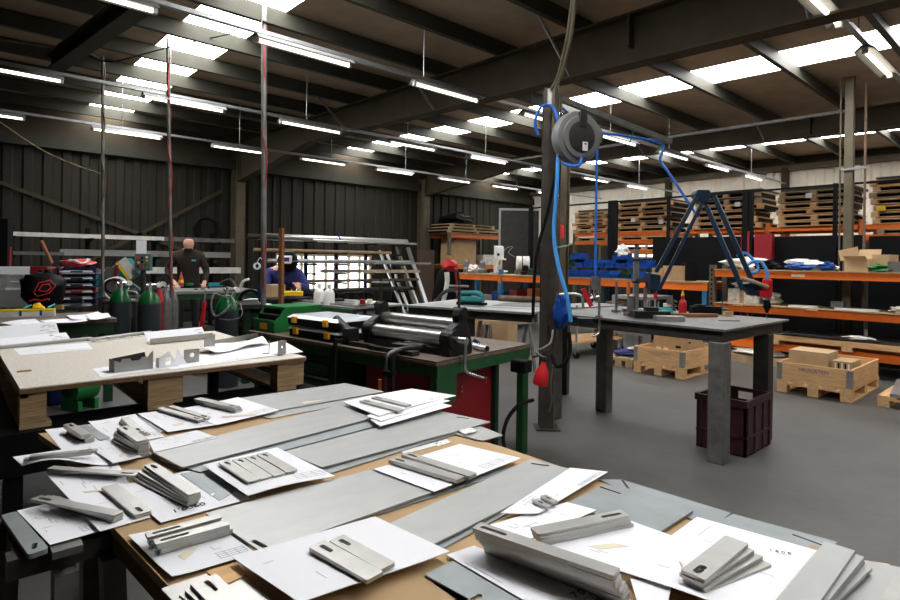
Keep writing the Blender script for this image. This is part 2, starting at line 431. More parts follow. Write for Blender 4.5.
for rn, y, z, starts in rows:
    c = thing('light_conduit', 'long thin steel conduit carrying the '+rn.split(' across')[0]+' of lights', 'conduit', (X0+.1,y,z+.1))
    MB().bar((0,0,0),(XW-.3-X0,0,0),.05,.035).build('conduit_rail', 'galv', c)
    for xh in [1.5+1.85*k for k in range(9)]:
        MB().cyl((xh,0,.017),(xh,0,roofz(y)-.0-z-.1),.006,n=6).build('hanger_rod', 'galv', c)
    for k, x in enumerate(starts):
        lamp(x, x+.98, y, z, NTH[k]+' fluorescent light from the left in the '+rn, 'fluorescent lights, '+rn)
# ---------------------------------------------------------------- camera, sky, exposure
cam = bpy.data.cameras.new('camera'); co = bpy.data.objects.new('camera', cam); COL.objects.link(co)
cam.sensor_fit = 'HORIZONTAL'; cam.sensor_width = 36; cam.lens = 569/900*36; cam.shift_y = -39/900; cam.clip_start = .02
TH = math.radians(48.1)
f_ = Vector((math.cos(TH), math.sin(TH), 0)); r_ = Vector((math.sin(TH), -math.cos(TH), 0)); u_ = Vector((0,0,1))
rot = Matrix((r_, u_, -f_)).transposed() @ Matrix.Rotation(.0145, 3, 'Z')
co.matrix_world = Matrix.Translation((0,0,1.4)) @ rot.to_4x4()
SC.camera = co
wd = bpy.data.worlds.new('overcast sky'); SC.world = wd; wd.use_nodes = True
bg = wd.node_tree.nodes['Background']; bg.inputs['Color'].default_value = (.86,.93,1,1); bg.inputs['Strength'].default_value = 3.0
vs = SC.view_settings; vs.view_transform = 'Standard'; vs.look = 'None'; vs.exposure = 0.95; vs.gamma = 1; vs.use_curve_mapping = False

# ================================================================ the front table: plates, drawings and slotted bars
ZT = .845
def isect(poly, c, a):      # distance from c along angle a to a convex polygon
    dx, dy = math.cos(a), math.sin(a); best = 1e9
    for i in range(len(poly)):
        (x1,y1), (x2,y2) = poly[i], poly[(i+1)%len(poly)]
        ex, ey = x2-x1, y2-y1; den = dx*ey-dy*ex
        if abs(den) < 1e-12: continue
        t = ((x1-c[0])*ey-(y1-c[1])*ex)/den; q = ((x1-c[0])*dy-(y1-c[1])*dx)/den
        if t > 0 and -1e-6 <= q <= 1+1e-6: best = min(best, t)
    return best
def slot_poly(c, L, w, ang, n=6):
    P = []
    for s_, a0 in ((1,-PI/2),(-1,PI/2)):
        for k in range(n+1):
            a = a0+PI*k/n
            P.append((s_*(L/2-w/2)+w/2*math.cos(a), w/2*math.sin(a)))
    ca, sa = math.cos(ang), math.sin(ang)
    return [(c[0]+x*ca-y*sa, c[1]+x*sa+y*ca) for x,y in P]
def chamfer(poly, r):
    out = []
    n = len(poly)
    for i in range(n):
        p, a, b = Vector(poly[i][:2]), Vector(poly[i-1][:2]), Vector(poly[(i+1)%n][:2])
        for k in (0,.5,1):
            u = p+(a-p).normalized()*r; w = p+(b-p).normalized()*r
            q = u*(1-k)**2+p*2*k*(1-k)+w*k*k; out.append((q.x,q.y))
    return out
def holed(mb, outer, hole, z0, z1):
    c = (sum(p[0] for p in hole)/len(hole), sum(p[1] for p in hole)/len(hole))
    angs = sorted({round(math.atan2(p[1]-c[1], p[0]-c[0]),6) for p in list(outer)+list(hole)})
    O, I = [], []
    for a in angs:
        do, di = isect(outer, c, a), isect(hole, c, a)
        O.append((c[0]+do*math.cos(a), c[1]+do*math.sin(a))); I.append((c[0]+di*math.cos(a), c[1]+di*math.sin(a)))
    return mb.ring(O, I, z0, z1)
def slab(c4, ztop, t, name, label, cat='steel plate', m='steel', slot=None, r=.004, group=None):
    """a flat plate whose top face has the given corners; slot = (u, v, length, width, angle) in plate space"""
    P = [(p[0],p[1]) for p in c4]
    mb = MB(); out = chamfer(P, r)
    if slot:
        u, w, L, wd, da = slot; A, B, Cc, D = [Vector(p) for p in P]
        c = (A*(1-u)+B*u)*(1-w)+(D*(1-u)+Cc*u)*w
        e = B-A; ang = math.atan2(e.y, e.x)+da
        holed(mb, out, slot_poly(c, L, wd, ang), ztop-t, ztop)
    else: mb.prism(out, ztop-t, ztop)
    return tag(mb.build(name, m, bevel=.0006), label, cat, group)
def bar_mb(L, W, t, slot=True, sl=.032, sw=.0085, z=0):
    mb = MB(); out = chamfer([(0,-W/2),(L,-W/2),(L,W/2),(0,W/2)], .003)
    if slot: holed(mb, out, slot_poly((.010+sl/2,0), sl, sw, 0), z, z+t)
    else: mb.prism(out, z, z+t)
    return mb
def bars(pa, pb, W, t, n, z, labels, fan=0., shift=(0,0), pivot=.85, slot=True, m='steel_cut', group=None, name='slotted_bar', sl=.034, sw=.009, skew=0.):
    """n flat bars piled with the topmost at height z (its underside), pa = slotted end"""
    pa, pb = Vector(pa), Vector(pb); pa.z = pb.z = 0
    d = pb-pa; L = d.length; ang = math.atan2(d.y, d.x); out = []
    for i in range(n):
        mb = bar_mb(L, W, t*.96, slot, min(sl, L*.4), sw)
        a = ang+fan*i; pv = pa+d*pivot
        st = pv-Vector((math.cos(a), math.sin(a), 0))*L*pivot+Vector((shift[0]*i, shift[1]*i, 0))
        o = mb.build(name, m, loc=(0,0,0), bevel=.0007); q = RND.uniform
        if n > 1 and i: st += Vector((q(-.0028,.0028), q(-.0028,.0028), 0)); a += q(-.014,.014)
        o.location = (st.x, st.y, z-t*i); o.rotation_euler = (0,0,a)
        lab = labels[i] if isinstance(labels, (list, tuple)) else labels.replace('#', ORD[i] if i < n-1 or n == 1 else 'lowest')
        if n == 1 and not isinstance(labels, (list, tuple)): lab = labels.replace('# of', 'one of').replace('#', 'single')
        tag(o, lab, 'metal bar', group); out.append(o)
    return out
def paper(c4, z, label, f=None, lines=0, seed=1, group=None, t=.0012, title=True):
    P = [Vector((p[0],p[1],z)) for p in c4]
    o = MB().sheet(P, t, f, 10).build('drawing_sheet', 'paper', loc=(0,0,0))
    c = sum(P, Vector())/4; o.location = c
    o.data.transform(Matrix.Translation(-c))
    tag(o, label, 'paper', group)
    if lines:
        rn = random.Random(seed); mb = MB(); A, B, Cc, D = [p-c for p in P]
        def at(u, w):
            q = (A*(1-u)+B*u)*(1-w)+(D*(1-u)+Cc*u)*w; q.z += t+.0004+(f(u,w) if f else 0); return q
        def seg(u0,w0,u1,w1,wd=.0009):
            mb.bar(at(u0,w0), at(u1,w1), wd, .0002)
        if title:
            for k in range(4): seg(.62,.80+.04*k,.96,.80+.04*k)
            for u in (.62,.72,.85,.96): seg(u,.80,u,.92)
        for k in range(lines):
            u, w = rn.uniform(.08,.75), rn.uniform(.08,.72)
            if rn.random() < .5: seg(u,w,u+rn.uniform(.04,.2),w)
            else: seg(u,w,u,w+rn.uniform(.04,.2))
        mb.build('printed_lines', 'ink', o)
    return o

# the table itself: brown board on two steel trestles
tb = thing('work_table', 'front table of brown board carrying plates and drawings', 'table', (.75,1.0,0))
brd = MB(Matrix.Translation((-.75,-1.0,0)))
brd.prism([(.40,-.35),(1.27,-.35),(1.265,1.15),(1.23,1.5),(1.2,2.05),(.42,2.12),(.235,2.17),(.265,1.96),(.27,1.33)][::1], ZT-.018, ZT-.0005)
bo = brd.build('board', 'card', tb)
MB(Matrix.Translation((-.75,-1.0,0))).prism([(.405,-.34),(.425,-.34),(.292,1.33),(.272,1.33)], ZT-.055, ZT-.0185).build('board_edge', 'kraft_dark', tb)
for y in (.25, 1.35):
    l = MB(Matrix.Translation((-.75,-1.0,0)))
    l.bar((.44,y,ZT-.075),(1.25,y,ZT-.075),.08,.078)
    l.build('crossbeam', 'dark_steel', tb)
    for x in (.50, 1.2):
        MB(Matrix.Translation((-.75,-1.0,0))).bar((x,y,ZT-.115),(x,y,0),.07,.05).build('leg', 'dark_steel', tb)
# left trestle with the drawing of the fanned bars on it
LT = .838
tr = thing('steel_trestle', 'dark steel trestle at the left corner of the front table', 'trestle', (.2,1.45,0))
F0 = Matrix.Translation((-.2,-1.45,0))
MB(F0).box(.10,.40,1.335,1.38,LT-.05,LT-.011).box(.085,.40,1.50,1.56,LT-.05,LT-.011).box(.11,.15,1.381,1.499,LT-.05,LT-.012).build('top_frame', 'dark_steel', tr)
for a, b in (((.19,1.33),(.185,1.27)),((.115,1.53),(.10,1.62)),((.27,1.33),(.285,1.20)),((.27,1.53),(.285,1.62))):
    MB(F0).bar((a[0],a[1],LT-.055),(b[0],b[1],0),.05,.04,(1,0,0)).build('leg', 'mid_steel', tr)
MB(F0).bar((.10,1.25,.42),(.10,1.58,.42),.04,.04).bar((.285,1.25,.35),(.285,1.58,.35),.04,.04).build('brace', 'mid_steel', tr)
bx = MB(F0).bar((.30,1.25,.60),(.9,1.25,.60),.02,.13).bar((.30,1.22,.40),(.95,1.22,.40),.02,.12)
bx.build('long_rail', 'dark_steel', tr)
MB(F0).bar((.165,1.315,LT-.008),(.215,1.315,LT-.008),.035,.014).build('end_plate', 'mid_steel', tr)

z = ZT
# ---- back plates
slab([(0.796, 2.032, 0.85),(1.276, 2.112, 0.85),(1.332, 1.875, 0.85),(0.854, 1.869, 0.85)], z+.004, .004, 'steel_plate', 'lower grey plate at the back edge of the front table')
slab([(0.825, 2.195, 0.85),(1.339, 2.175, 0.85),(1.38, 1.936, 0.85),(0.854, 1.934, 0.85)], z+.0095, .004, 'steel_plate', 'upper grey plate at the far back edge of the front table')
tag(MB().prism([(1.03, 1.986, 0.855)[:2],(1.102, 1.969, 0.855)[:2],(1.121, 1.964, 0.855)[:2],(1.028, 1.958, 0.855)[:2]], z+.0097, z+.0101).build('masking_tape', 'cream', smooth=False), 'cream strip of tape stuck on the back plate', 'tape')
# ---- second long plate in a pile of three
for i, (dx, dz) in enumerate(((.0,.016),(.0,.0095),(.0,.003))):
    s_ = i*4.5
    slab([(0.443, 1.716, 0.86),(1.17, 1.849, 0.86),(1.196, 1.628, 0.86),(0.469, 1.541, 0.86)] if i == 0 else
         ([(0.449, 1.66, 0.86),(1.126, 1.772, 0.86),(1.153, 1.557, 0.86),(0.498, 1.495, 0.86)] if i == 1 else [(0.452, 1.627, 0.86),(1.13, 1.732, 0.86),(1.143, 1.511, 0.86),(0.522, 1.457, 0.86)]),
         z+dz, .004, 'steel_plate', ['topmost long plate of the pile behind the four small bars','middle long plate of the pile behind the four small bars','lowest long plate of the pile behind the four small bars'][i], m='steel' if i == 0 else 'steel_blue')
# ---- third long plate, pile of two, with slotted right end
slab([(0.729, 1.501, 0.855),(1.358, 1.556, 0.855),(1.401, 1.341, 0.855),(0.751, 1.326, 0.855)], z+.011, .004, 'steel_plate', 'long plate running right to a slotted end over the red cabinet', slot=(.965,.55,.05,.010,-1.25))
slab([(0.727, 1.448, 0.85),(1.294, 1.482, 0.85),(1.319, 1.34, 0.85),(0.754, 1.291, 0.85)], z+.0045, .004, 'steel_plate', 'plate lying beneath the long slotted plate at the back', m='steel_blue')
slab([(1.217, 1.393, 0.86),(1.356, 1.378, 0.86),(1.337, 1.226, 0.86),(1.245, 1.228, 0.86)], z+.0055, .0035, 'steel_plate', 'small grey plate jutting past the right edge of the back table', m='steel')
for i, q in enumerate((((433,441),(446,438),(452,441),(439,445)),((458,430),(470,427),(478,430.5),(465,434)),((401,450),(434,441.5),(438,444),(404,453)))):
    c4 = [(((1.127, 1.322, 0.85),(1.177, 1.319, 0.85),(1.172, 1.285, 0.85),(1.116, 1.282, 0.85)),((1.248, 1.341, 0.85),(1.301, 1.34, 0.85),(1.295, 1.296, 0.85),(1.237, 1.296, 0.85)),((1.002, 1.318, 0.85),(1.126, 1.316, 0.85),(1.12, 1.291, 0.85),(0.993, 1.292, 0.85)))[i]][0]
    slab(c4, z+.002+(.009 if i == 1 else .0), .002, 'metal_offcut', ['small bent metal offcut under the long slotted plate','pale metal offcut on the jutting grey plate','thin white metal strip beside the brown board'][i], 'metal offcut', 'whitebits' if i == 2 else 'bright')
# ---- fourth: big wide plate in the middle
slab([(0.427, 1.245, 0.858),(0.858, 1.231, 0.858),(0.869, 1.02, 0.858),(0.45, 1.012, 0.858)], z+.011, .005, 'steel_plate', 'widest grey plate in the middle with a slot at its near corner', m='steel', slot=(.03,.86,.045,.010,-1.35))
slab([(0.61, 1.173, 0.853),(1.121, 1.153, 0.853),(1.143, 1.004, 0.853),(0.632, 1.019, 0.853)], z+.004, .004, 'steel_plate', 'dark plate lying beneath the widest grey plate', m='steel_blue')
# ---- fifth: plate running to the right edge
slab([(0.701, 0.956, 0.857),(1.227, 1.019, 0.857),(1.251, 0.877, 0.857),(0.71, 0.831, 0.857)], z+.010, .004, 'steel_plate', 'long grey plate reaching the right edge between two drawings', slot=(.955,.30,.05,.010,-1.2))
slab([(0.703, 0.917, 0.852),(1.196, 0.993, 0.852),(1.199, 0.871, 0.852),(0.728, 0.817, 0.852)], z+.0035, .0035, 'steel_plate', 'plate hidden under the long grey plate at the right edge', m='steel_blue')
# ---- right edge plates
slab([(1.259, 0.825, 0.852),(1.304, 0.783, 0.852),(1.319, 0.52, 0.852),(1.212, 0.516, 0.852)], z+.003, .003, 'steel_plate', 'narrow plate along the right table edge, farther piece', m='steel_blue', slot=(.60,.13,.06,.006,PI/2))
slab([(1.218, 0.523, 0.852),(1.317, 0.515, 0.852),(1.347, 0.324, 0.852),(1.23, 0.337, 0.852)], z+.003, .003, 'steel_plate', 'narrow plate along the right table edge, nearer piece', m='steel_blue', slot=(.72,.80,.06,.006,PI/2))
slab([(1.064, 0.78, 0.855),(1.237, 0.787, 0.855),(1.262, 0.575, 0.855),(1.081, 0.573, 0.855)], z+.0085, .004, 'steel_plate', 'grey plate with a rounded corner at the right edge', m='steel_blue', r=.012, slot=(.82,.13,.06,.007,PI/2))
# ---- bottom plates
slab([(0.64, 0.769, 0.853),(0.71, 0.771, 0.853),(0.743, 0.48, 0.853),(0.665, 0.483, 0.853)], z+.004, .004, 'steel_plate', 'blue grey bar shaped plate at the bottom centre of the table', m='steel_blue', slot=(.06,.38,.04,.009,0))
slab([(1.289, 0.266, 0.857),(1.309, 0.212, 0.857),(1.017, 0.201, 0.857),(0.947, 0.261, 0.857)], z+.010, .004, 'steel_plate', 'grey plate at the lower right corner with a slot', m='steel', slot=(.10,.16,.04,.011,PI/2))
slab([(1.288, 0.29, 0.853),(1.32, 0.235, 0.853),(1.258, 0.239, 0.853),(1.231, 0.283, 0.853)], z+.0045, .004, 'wood_strip', 'pale wooden strip under the lower right corner plate', 'wood strip', 'pine')
slab([(1.287, 0.357, 0.853),(1.3, 0.329, 0.853),(1.248, 0.329, 0.853),(1.235, 0.35, 0.853)], z+.0045, .003, 'wood_strip', 'small wooden strip between the right edge plate and bars', 'wood strip', 'oldwood')
# ---- left plates
slab([(0.104, 1.55, 0.842),(0.132, 1.553, 0.842),(0.162, 1.317, 0.842),(0.129, 1.311, 0.842)], LT+.002, .010, 'steel_plate', 'grey plate with a slot hanging over the left trestle', m='steel_blue', r=.008, slot=(.50,.87,.028,.009,PI/2-.3))
slab([(0.34, 2.17, 0.85),(0.365, 2.172, 0.85),(0.393, 1.965, 0.85),(0.363, 1.959, 0.85)], z+.0045, .002, 'steel_plate', 'thin grey strip between the two farthest left drawings', m='steel_blue')
slab([(0.513, 2.176, 0.85),(0.546, 2.182, 0.85),(0.551, 1.935, 0.85),(0.52, 1.927, 0.85)], z+.0045, .002, 'steel_plate', 'grey strip beside the tall stack of small bars', m='steel_blue')
slab([(0.459, 1.525, 0.853),(0.525, 1.515, 0.853),(0.532, 1.333, 0.853),(0.476, 1.299, 0.853)], z+.0065, .003, 'steel_plate', 'square grey plate with a slot beside the marked drawing', m='steel_blue', slot=(.10,.80,.022,.008,1.1))

# ---------------------------------------------------------------- drawings
curl = lambda h, u0=0, w0=0, r=.35: (lambda u, w: h*max(0, 1-math.hypot(u-u0, w-w0)/r)**2)
paper([(0.255, 2.197, 0.85),(0.473, 2.16, 0.85),(0.473, 1.856, 0.85),(0.265, 1.934, 0.85)], z+.0005, 'drawing sheet at the far left corner holding two small bars', lines=8, seed=3)
paper([(0.372, 2.196, 0.85),(0.516, 2.215, 0.85),(0.521, 1.88, 0.85),(0.391, 1.888, 0.85)], z+.0022, 'drawing sheet under the tall stack of small bars', lines=6, seed=4, f=curl(.004,0,0))
paper([(0.519, 2.194, 0.853),(0.658, 2.172, 0.853),(0.683, 1.886, 0.853),(0.537, 1.906, 0.853)], z+.0075, 'drawing sheet under the pair of bars at the back left', lines=8, seed=5)
paper([(0.64, 2.158, 0.857),(0.867, 2.186, 0.857),(0.906, 1.91, 0.857),(0.674, 1.876, 0.857)], z+.0102, 'drawing sheet with one long bar at the back edge', f=lambda u,w: .003*u+.006*max(0,u-.8), lines=7, seed=6)
paper([(0.46, 1.814, 0.863),(0.602, 1.838, 0.863),(0.625, 1.722, 0.863),(0.445, 1.703, 0.863)], z+.0166, 'blank looking drawing on the second long plate', lines=9, seed=7)
paper([(0.153, 1.922, 0.855),(0.323, 1.901, 0.855),(0.345, 1.699, 0.855),(0.164, 1.821, 0.855)], z+.0095, 'curling drawing sheet hanging off the left table edge', f=lambda u,w: .010*math.sin(u*5)*w-.012*max(0,.35-u)*w+.006*w, lines=0)
paper([(0.32, 1.885, 0.858),(0.391, 1.891, 0.858),(0.413, 1.696, 0.858),(0.343, 1.69, 0.858)], z+.013, 'small drawing sheet with tape beside the curling sheet', lines=6, seed=9)
paper([(0.206, 1.742, 0.851),(0.36, 1.716, 0.851),(0.338, 1.315, 0.851),(0.245, 1.311, 0.851)], z+.0025, 'drawing sheet at the left under the thin fanned bars', lines=10, seed=10)
paper([(0.132, 1.55, 0.845),(0.229, 1.551, 0.845),(0.263, 1.33, 0.845),(0.165, 1.327, 0.845)], LT+.0025, 'drawing on the trestle under four fanned slotted bars', lines=16, seed=12)
pI = paper([(0.322, 1.539, 0.853),(0.502, 1.535, 0.853),(0.534, 1.268, 0.853),(0.347, 1.271, 0.853)], z+.0042, 'drawing marked with large print under the fan of slotted bars', lines=8, seed=13, title=False)
paper([(0.511, 1.512, 0.865),(0.717, 1.521, 0.865),(0.736, 1.236, 0.865),(0.522, 1.251, 0.865)], z+.0195, 'drawing sheet carrying four small bars side by side', f=lambda u,w: .004*math.sin(u*4)*w, lines=6, seed=14)
paper([(0.282, 1.25, 0.857),(0.424, 1.219, 0.857),(0.444, 1.024, 0.857),(0.301, 1.035, 0.857)], z+.006, 'drawing sheet at the lower left with long slotted bars', lines=5, seed=15, f=curl(.003,0,1))
pL = paper([(0.396, 1.015, 0.862),(0.684, 0.986, 0.862),(0.708, 0.778, 0.862),(0.42, 0.804, 0.862)], z+.0165, 'largest drawing sheet at the bottom with two thick bars', f=lambda u,w: .006*math.sin(u*3+1)*(1-u)*w+.001, lines=5, seed=16, title=False)
paper([(0.84, 1.222, 0.861),(1.148, 1.224, 0.861),(1.196, 1.029, 0.861),(0.868, 1.011, 0.861)], z+.0135, 'drawing sheet with two long bars in the table middle', lines=7, seed=17, f=lambda u,w: .004*max(0,u-.6))
paper([(1.074, 1.584, 0.863),(1.389, 1.679, 0.863),(1.4, 1.538, 0.863),(1.057, 1.502, 0.863)], z+.0175, 'lowest of three drawings piled at the back right', f=lambda u,w: .003+.004*u, t=.002)
paper([(1.08, 1.618, 0.868),(1.409, 1.76, 0.868),(1.44, 1.593, 0.868),(1.085, 1.537, 0.868)], z+.0245, 'middle of three drawings piled at the back right', f=lambda u,w: .002*u, t=.002)
paper([(1.114, 1.822, 0.872),(1.45, 1.839, 0.872),(1.511, 1.637, 0.872),(1.106, 1.579, 0.872)], z+.0285, 'topmost of three drawings piled at the back right', lines=5, seed=18, t=.002, f=lambda u,w: .002*math.sin(u*4))
paper([(0.902, 0.832, 0.852),(1.241, 0.898, 0.852),(1.294, 0.818, 0.852),(0.961, 0.776, 0.852)], z+.0125, 'drawing sheet clipped beside the right long plate', f=lambda u,w: .002+.007*max(0,w-.75)*(1-u)*4*.3, lines=6, seed=19)
paper([(0.836, 0.819, 0.853),(1.069, 0.781, 0.853),(1.086, 0.713, 0.853),(0.865, 0.723, 0.853)], z+.0092, 'half covered drawing sheet left of the angled bar', lines=8, seed=20, title=False)
paper([(0.86, 0.719, 0.856),(1.091, 0.652, 0.856),(1.097, 0.535, 0.856),(0.902, 0.543, 0.856)], z+.0112, 'drawing sheet with the angled bar and a tape scrap', lines=3, seed=21, title=False)
pS = paper([(0.89, 0.536, 0.86),(1.212, 0.548, 0.86),(1.248, 0.326, 0.86),(0.936, 0.322, 0.86)], z+.0145, 'drawing sheet with the fan of bars at the right', f=lambda u,w: .003*math.sin(w*3)*(1-u)+.006*(max(0,.25-u)*4)**2*(1-w)*.5, lines=4, seed=22, title=False)
paper([(0.89, 0.516, 0.856),(0.931, 0.462, 0.856),(0.874, 0.44, 0.856),(0.82, 0.458, 0.856)], z+.0125, 'edge of a drawing lying under the right hand sheet', f=None)
paper([(0.71, 0.79, 0.853),(0.773, 0.781, 0.853),(0.849, 0.474, 0.853),(0.712, 0.485, 0.853)], z+.0055, 'drawing sheet under the big pile of long bars', lines=12, seed=23)
paper([(1.221, 0.293, 0.856),(1.278, 0.259, 0.856),(0.96, 0.252, 0.856),(0.921, 0.285, 0.856)], z+.006, 'drawing sheet between the right bars and corner plate', lines=4, seed=24)
# print on the sheets
def ground_rot(pa, pb):
    return (0, 0, math.atan2(pb[1]-pa[1], pb[0]-pa[0]))
def loc_on(o, p, dz): return (p[0]-o.location.x, p[1]-o.location.y, dz)
text("1'6060", .026, 'ink_dark', pI, loc_on(pI, (0.378, 1.298, 0.853), .0022), ground_rot((0.379, 1.3, 0.853), (0.43, 1.299, 0.853)))
text("1 6 0 8", .013, 'ink_dark', pS, loc_on(pS, (1.166, 0.39, 0.86), .0052), ground_rot((1.166, 0.39, 0.86), (1.184, 0.352, 0.86)))
pT = [o for o in COL.objects if o.get('label') == 'drawing sheet under the big pile of long bars'][0]
text('7 0', .020, 'ink_dark', pT, loc_on(pT, (0.78, 0.551, 0.853), .0018), ground_rot((0.78, 0.551, 0.853), (0.814, 0.545, 0.853)))
# ---------------------------------------------------------------- bars
T6 = .0058
bars((0.306, 2.126, 0.855),(0.328, 1.966, 0.855), .026, .013, 2, z+.0150, ['upper thick bar on the far left corner drawing','lower thick bar on the far left corner drawing'], shift=(.008,-.004))
bars((0.462, 1.921, 0.87),(0.465, 2.128, 0.87), .024, .006, 3, z+.0150, '# of the bars lying behind the tall small bar stack', fan=.06)
bars((0.409, 1.903, 0.89),(0.422, 1.724, 0.89), .030, .0058, 8, z+.0445, '# bar in the tall stack of small bars', fan=.02, shift=(.0006,-.0008))
bars((0.648, 1.942, 0.86),(0.588, 2.185, 0.86), .022, .006, 2, z+.0150, '# bar of the front pair on the back left drawing', shift=(.006,.002))
bars((0.674, 1.951, 0.86),(0.624, 2.183, 0.86), .022, .006, 2, z+.0152, '# bar of the rear pair on the back left drawing', shift=(-.004,.006))
bars((0.784, 1.984, 0.86),(0.719, 2.199, 0.86), .030, .006, 3, z+.0262, '# bar of the pile on the drawing with one long bar', shift=(.002,-.003))
bars((0.323, 1.777, 0.87),(0.181, 1.828, 0.87), .020, .006, 2, z+.0265, '# thin bar lying in the curling drawing sheet', shift=(-.01,.01))
bars((0.367, 1.551, 0.86),(0.214, 1.739, 0.86), .022, .005, 3, z+.0155, '# of three thin fanned bars near the curling sheet', fan=.10)
bars((0.327, 1.325, 0.855),(0.305, 1.538, 0.855), .034, .004, 2, z+.0086, '# flat bar with a slot on the left drawing', shift=(.003,-.004), sl=.03)
bars((0.163, 1.542, 0.87),(0.284, 1.336, 0.87), .024, .0055, 4, LT+.0222, '# of the fanned slotted bars on the trestle drawing', fan=-.06, pivot=.95, sl=.036)
bars((0.4, 1.567, 0.885),(0.426, 1.309, 0.885), .028, .0052, 5, z+.0285, '# of the fanned slotted bars on the marked drawing', fan=.028, pivot=.95)
for k, (a, b) in enumerate((((0.553, 1.48, 0.868),(0.56, 1.307, 0.868)),((0.586, 1.477, 0.868),(0.59, 1.306, 0.868)),((0.618, 1.475, 0.868),(0.622, 1.304, 0.868)),((0.652, 1.477, 0.868),(0.656, 1.305, 0.868)))):
    bars(a, b, .030, .005, 1, z+.0252, [['leftmost','second from left','third from left','rightmost'][k]+' of four small bars laid side by side'], sl=.026, sw=.009, group='four small bars side by side')
bars((0.525, 0.941, 0.873),(0.545, 0.782, 0.873), .037, .008, 1, z+.0225, ['nearer of two thick slotted bars on the largest drawing'], sl=.034, sw=.010)
bars((0.563, 0.938, 0.873),(0.579, 0.793, 0.873), .034, .008, 1, z+.0225, ['farther of two thick slotted bars on the largest drawing'], sl=.032, sw=.010)
bars((0.295, 1.174, 0.864),(0.431, 1.17, 0.864), .024, .0055, 4, z+.0255, '# bar of the farther pile on the lower left drawing', shift=(.002,-.002), sl=.05)
bars((0.299, 1.136, 0.864),(0.432, 1.129, 0.864), .024, .0055, 4, z+.0255, '# bar of the nearer pile on the lower left drawing', shift=(.003,.001), sl=.05)
bars((1.163, 1.769, 0.884),(1.19, 1.568, 0.884), .030, .007, 1, z+.0325, ['nearer bar on the topmost of the piled drawings'])
bars((1.227, 1.787, 0.884),(1.253, 1.604, 0.884), .028, .007, 1, z+.0325, ['farther bar on the topmost of the piled drawings'])
bars((0.908, 1.233, 0.87),(0.952, 1.01, 0.87), .032, .010, 1, z+.0165, ['nearer of two long bars on the middle drawing'])
bars((0.957, 1.24, 0.87),(0.991, 1.007, 0.87), .032, .010, 1, z+.0165, ['farther of two long bars on the middle drawing'])
bars((0.754, 0.756, 0.905),(0.812, 0.494, 0.905), .030, .0078, 7, z+.0540, '# long bar in the big pile at the bottom', shift=(.0035,-.0012), fan=-.004, sl=.055, sw=.009)
bars((1.071, 0.635, 0.88),(0.862, 0.706, 0.88), .030, .006, 4, z+.0300, '# of the bars piled at an angle on the tape scrap drawing', shift=(.002,-.003), sl=.05, fan=.006)
bars((1.001, 0.82, 0.868),(0.995, 0.777, 0.868), .017, .006, 1, z+.0175, ['left small slotted clip piece by the right long plate'], sl=.02, sw=.006, name='slotted_clip')
bars((1.033, 0.821, 0.868),(1.025, 0.779, 0.868), .017, .006, 1, z+.0175, ['right small slotted clip piece by the right long plate'], sl=.02, sw=.006, name='slotted_clip')
bars((0.937, 0.429, 0.883),(1.122, 0.431, 0.883), .042, .0062, 4, z+.0340, '# of the fanned bars on the right hand drawing', fan=-.075, pivot=.02, sl=.034, sw=.013)
bars((0.945, 0.289, 0.885),(1.246, 0.297, 0.885), .048, .006, 4, z+.0330, '# of the long bars fanned at the right table corner', fan=-.03, pivot=.0, sl=.03, sw=.013, m='steel')
bars((1.225, 0.198, 0.875),(0.947, 0.198, 0.875), .03, .006, 3, z+.0225, '# bar lying on the lower right corner plate', slot=False, shift=(.01,0))
slab([(0.279, 1.02, 0.853),(0.396, 1.015, 0.853),(0.406, 0.86, 0.853),(0.299, 0.825, 0.853)], z+.004, .003, 'steel_plate', 'pale plate at the bottom left under the slotted bars', m='steel_cut', r=.006)
slab([(0.353, 1.022, 0.856),(0.406, 1.017, 0.856),(0.403, 0.964, 0.856),(0.358, 0.958, 0.856)], z+.0062, .002, 'wood_veneer', 'pale wooden strip at the bottom left of the board', 'wood strip', 'pine')
bars((0.331, 0.97, 0.862),(0.344, 0.769, 0.862), .044, .005, 3, z+.0185, '# slotted bar at the bottom left corner', fan=.06, sl=.04)
# scraps of cream tape on the sheets
for k, q in enumerate(([(0.93, 0.629, 0.858),(0.979, 0.603, 0.858),(0.991, 0.578, 0.858),(0.938, 0.608, 0.858)],[(0.999, 0.483, 0.863),(0.998, 0.475, 0.863),(0.978, 0.453, 0.863),(0.97, 0.456, 0.863)],
      [(0.331, 1.103, 0.858),(0.36, 1.117, 0.858),(0.366, 1.107, 0.858),(0.336, 1.08, 0.858)],[(0.254, 1.557, 0.853),(0.308, 1.543, 0.853),(0.297, 1.529, 0.853),(0.259, 1.545, 0.853)],[(0.365, 1.739, 0.86),(0.385, 1.775, 0.86),(0.391, 1.759, 0.86),(0.372, 1.728, 0.86)],
      [(0.725, 1.965, 0.86),(0.833, 1.92, 0.86),(0.817, 1.9, 0.86),(0.719, 1.947, 0.86)],[(0.57, 1.982, 0.86),(0.601, 1.98, 0.86),(0.598, 1.952, 0.86),(0.57, 1.96, 0.86)])):
    slab(q, z+[.0132,.0212,.0085,.0046,.0150,.0145,.0094][k], .0008, 'masking_tape', ['cream tape scrap on the drawing with the angled bar','cream tape tab by the fan of bars','cream tape on the lower left drawing','long cream tape strip on the left drawing','cream tape on the small drawing by the curling sheet','cream tape under the long bar at the back','cream tape by the front pair of back left bars'][k], 'tape', 'cream', r=.001)

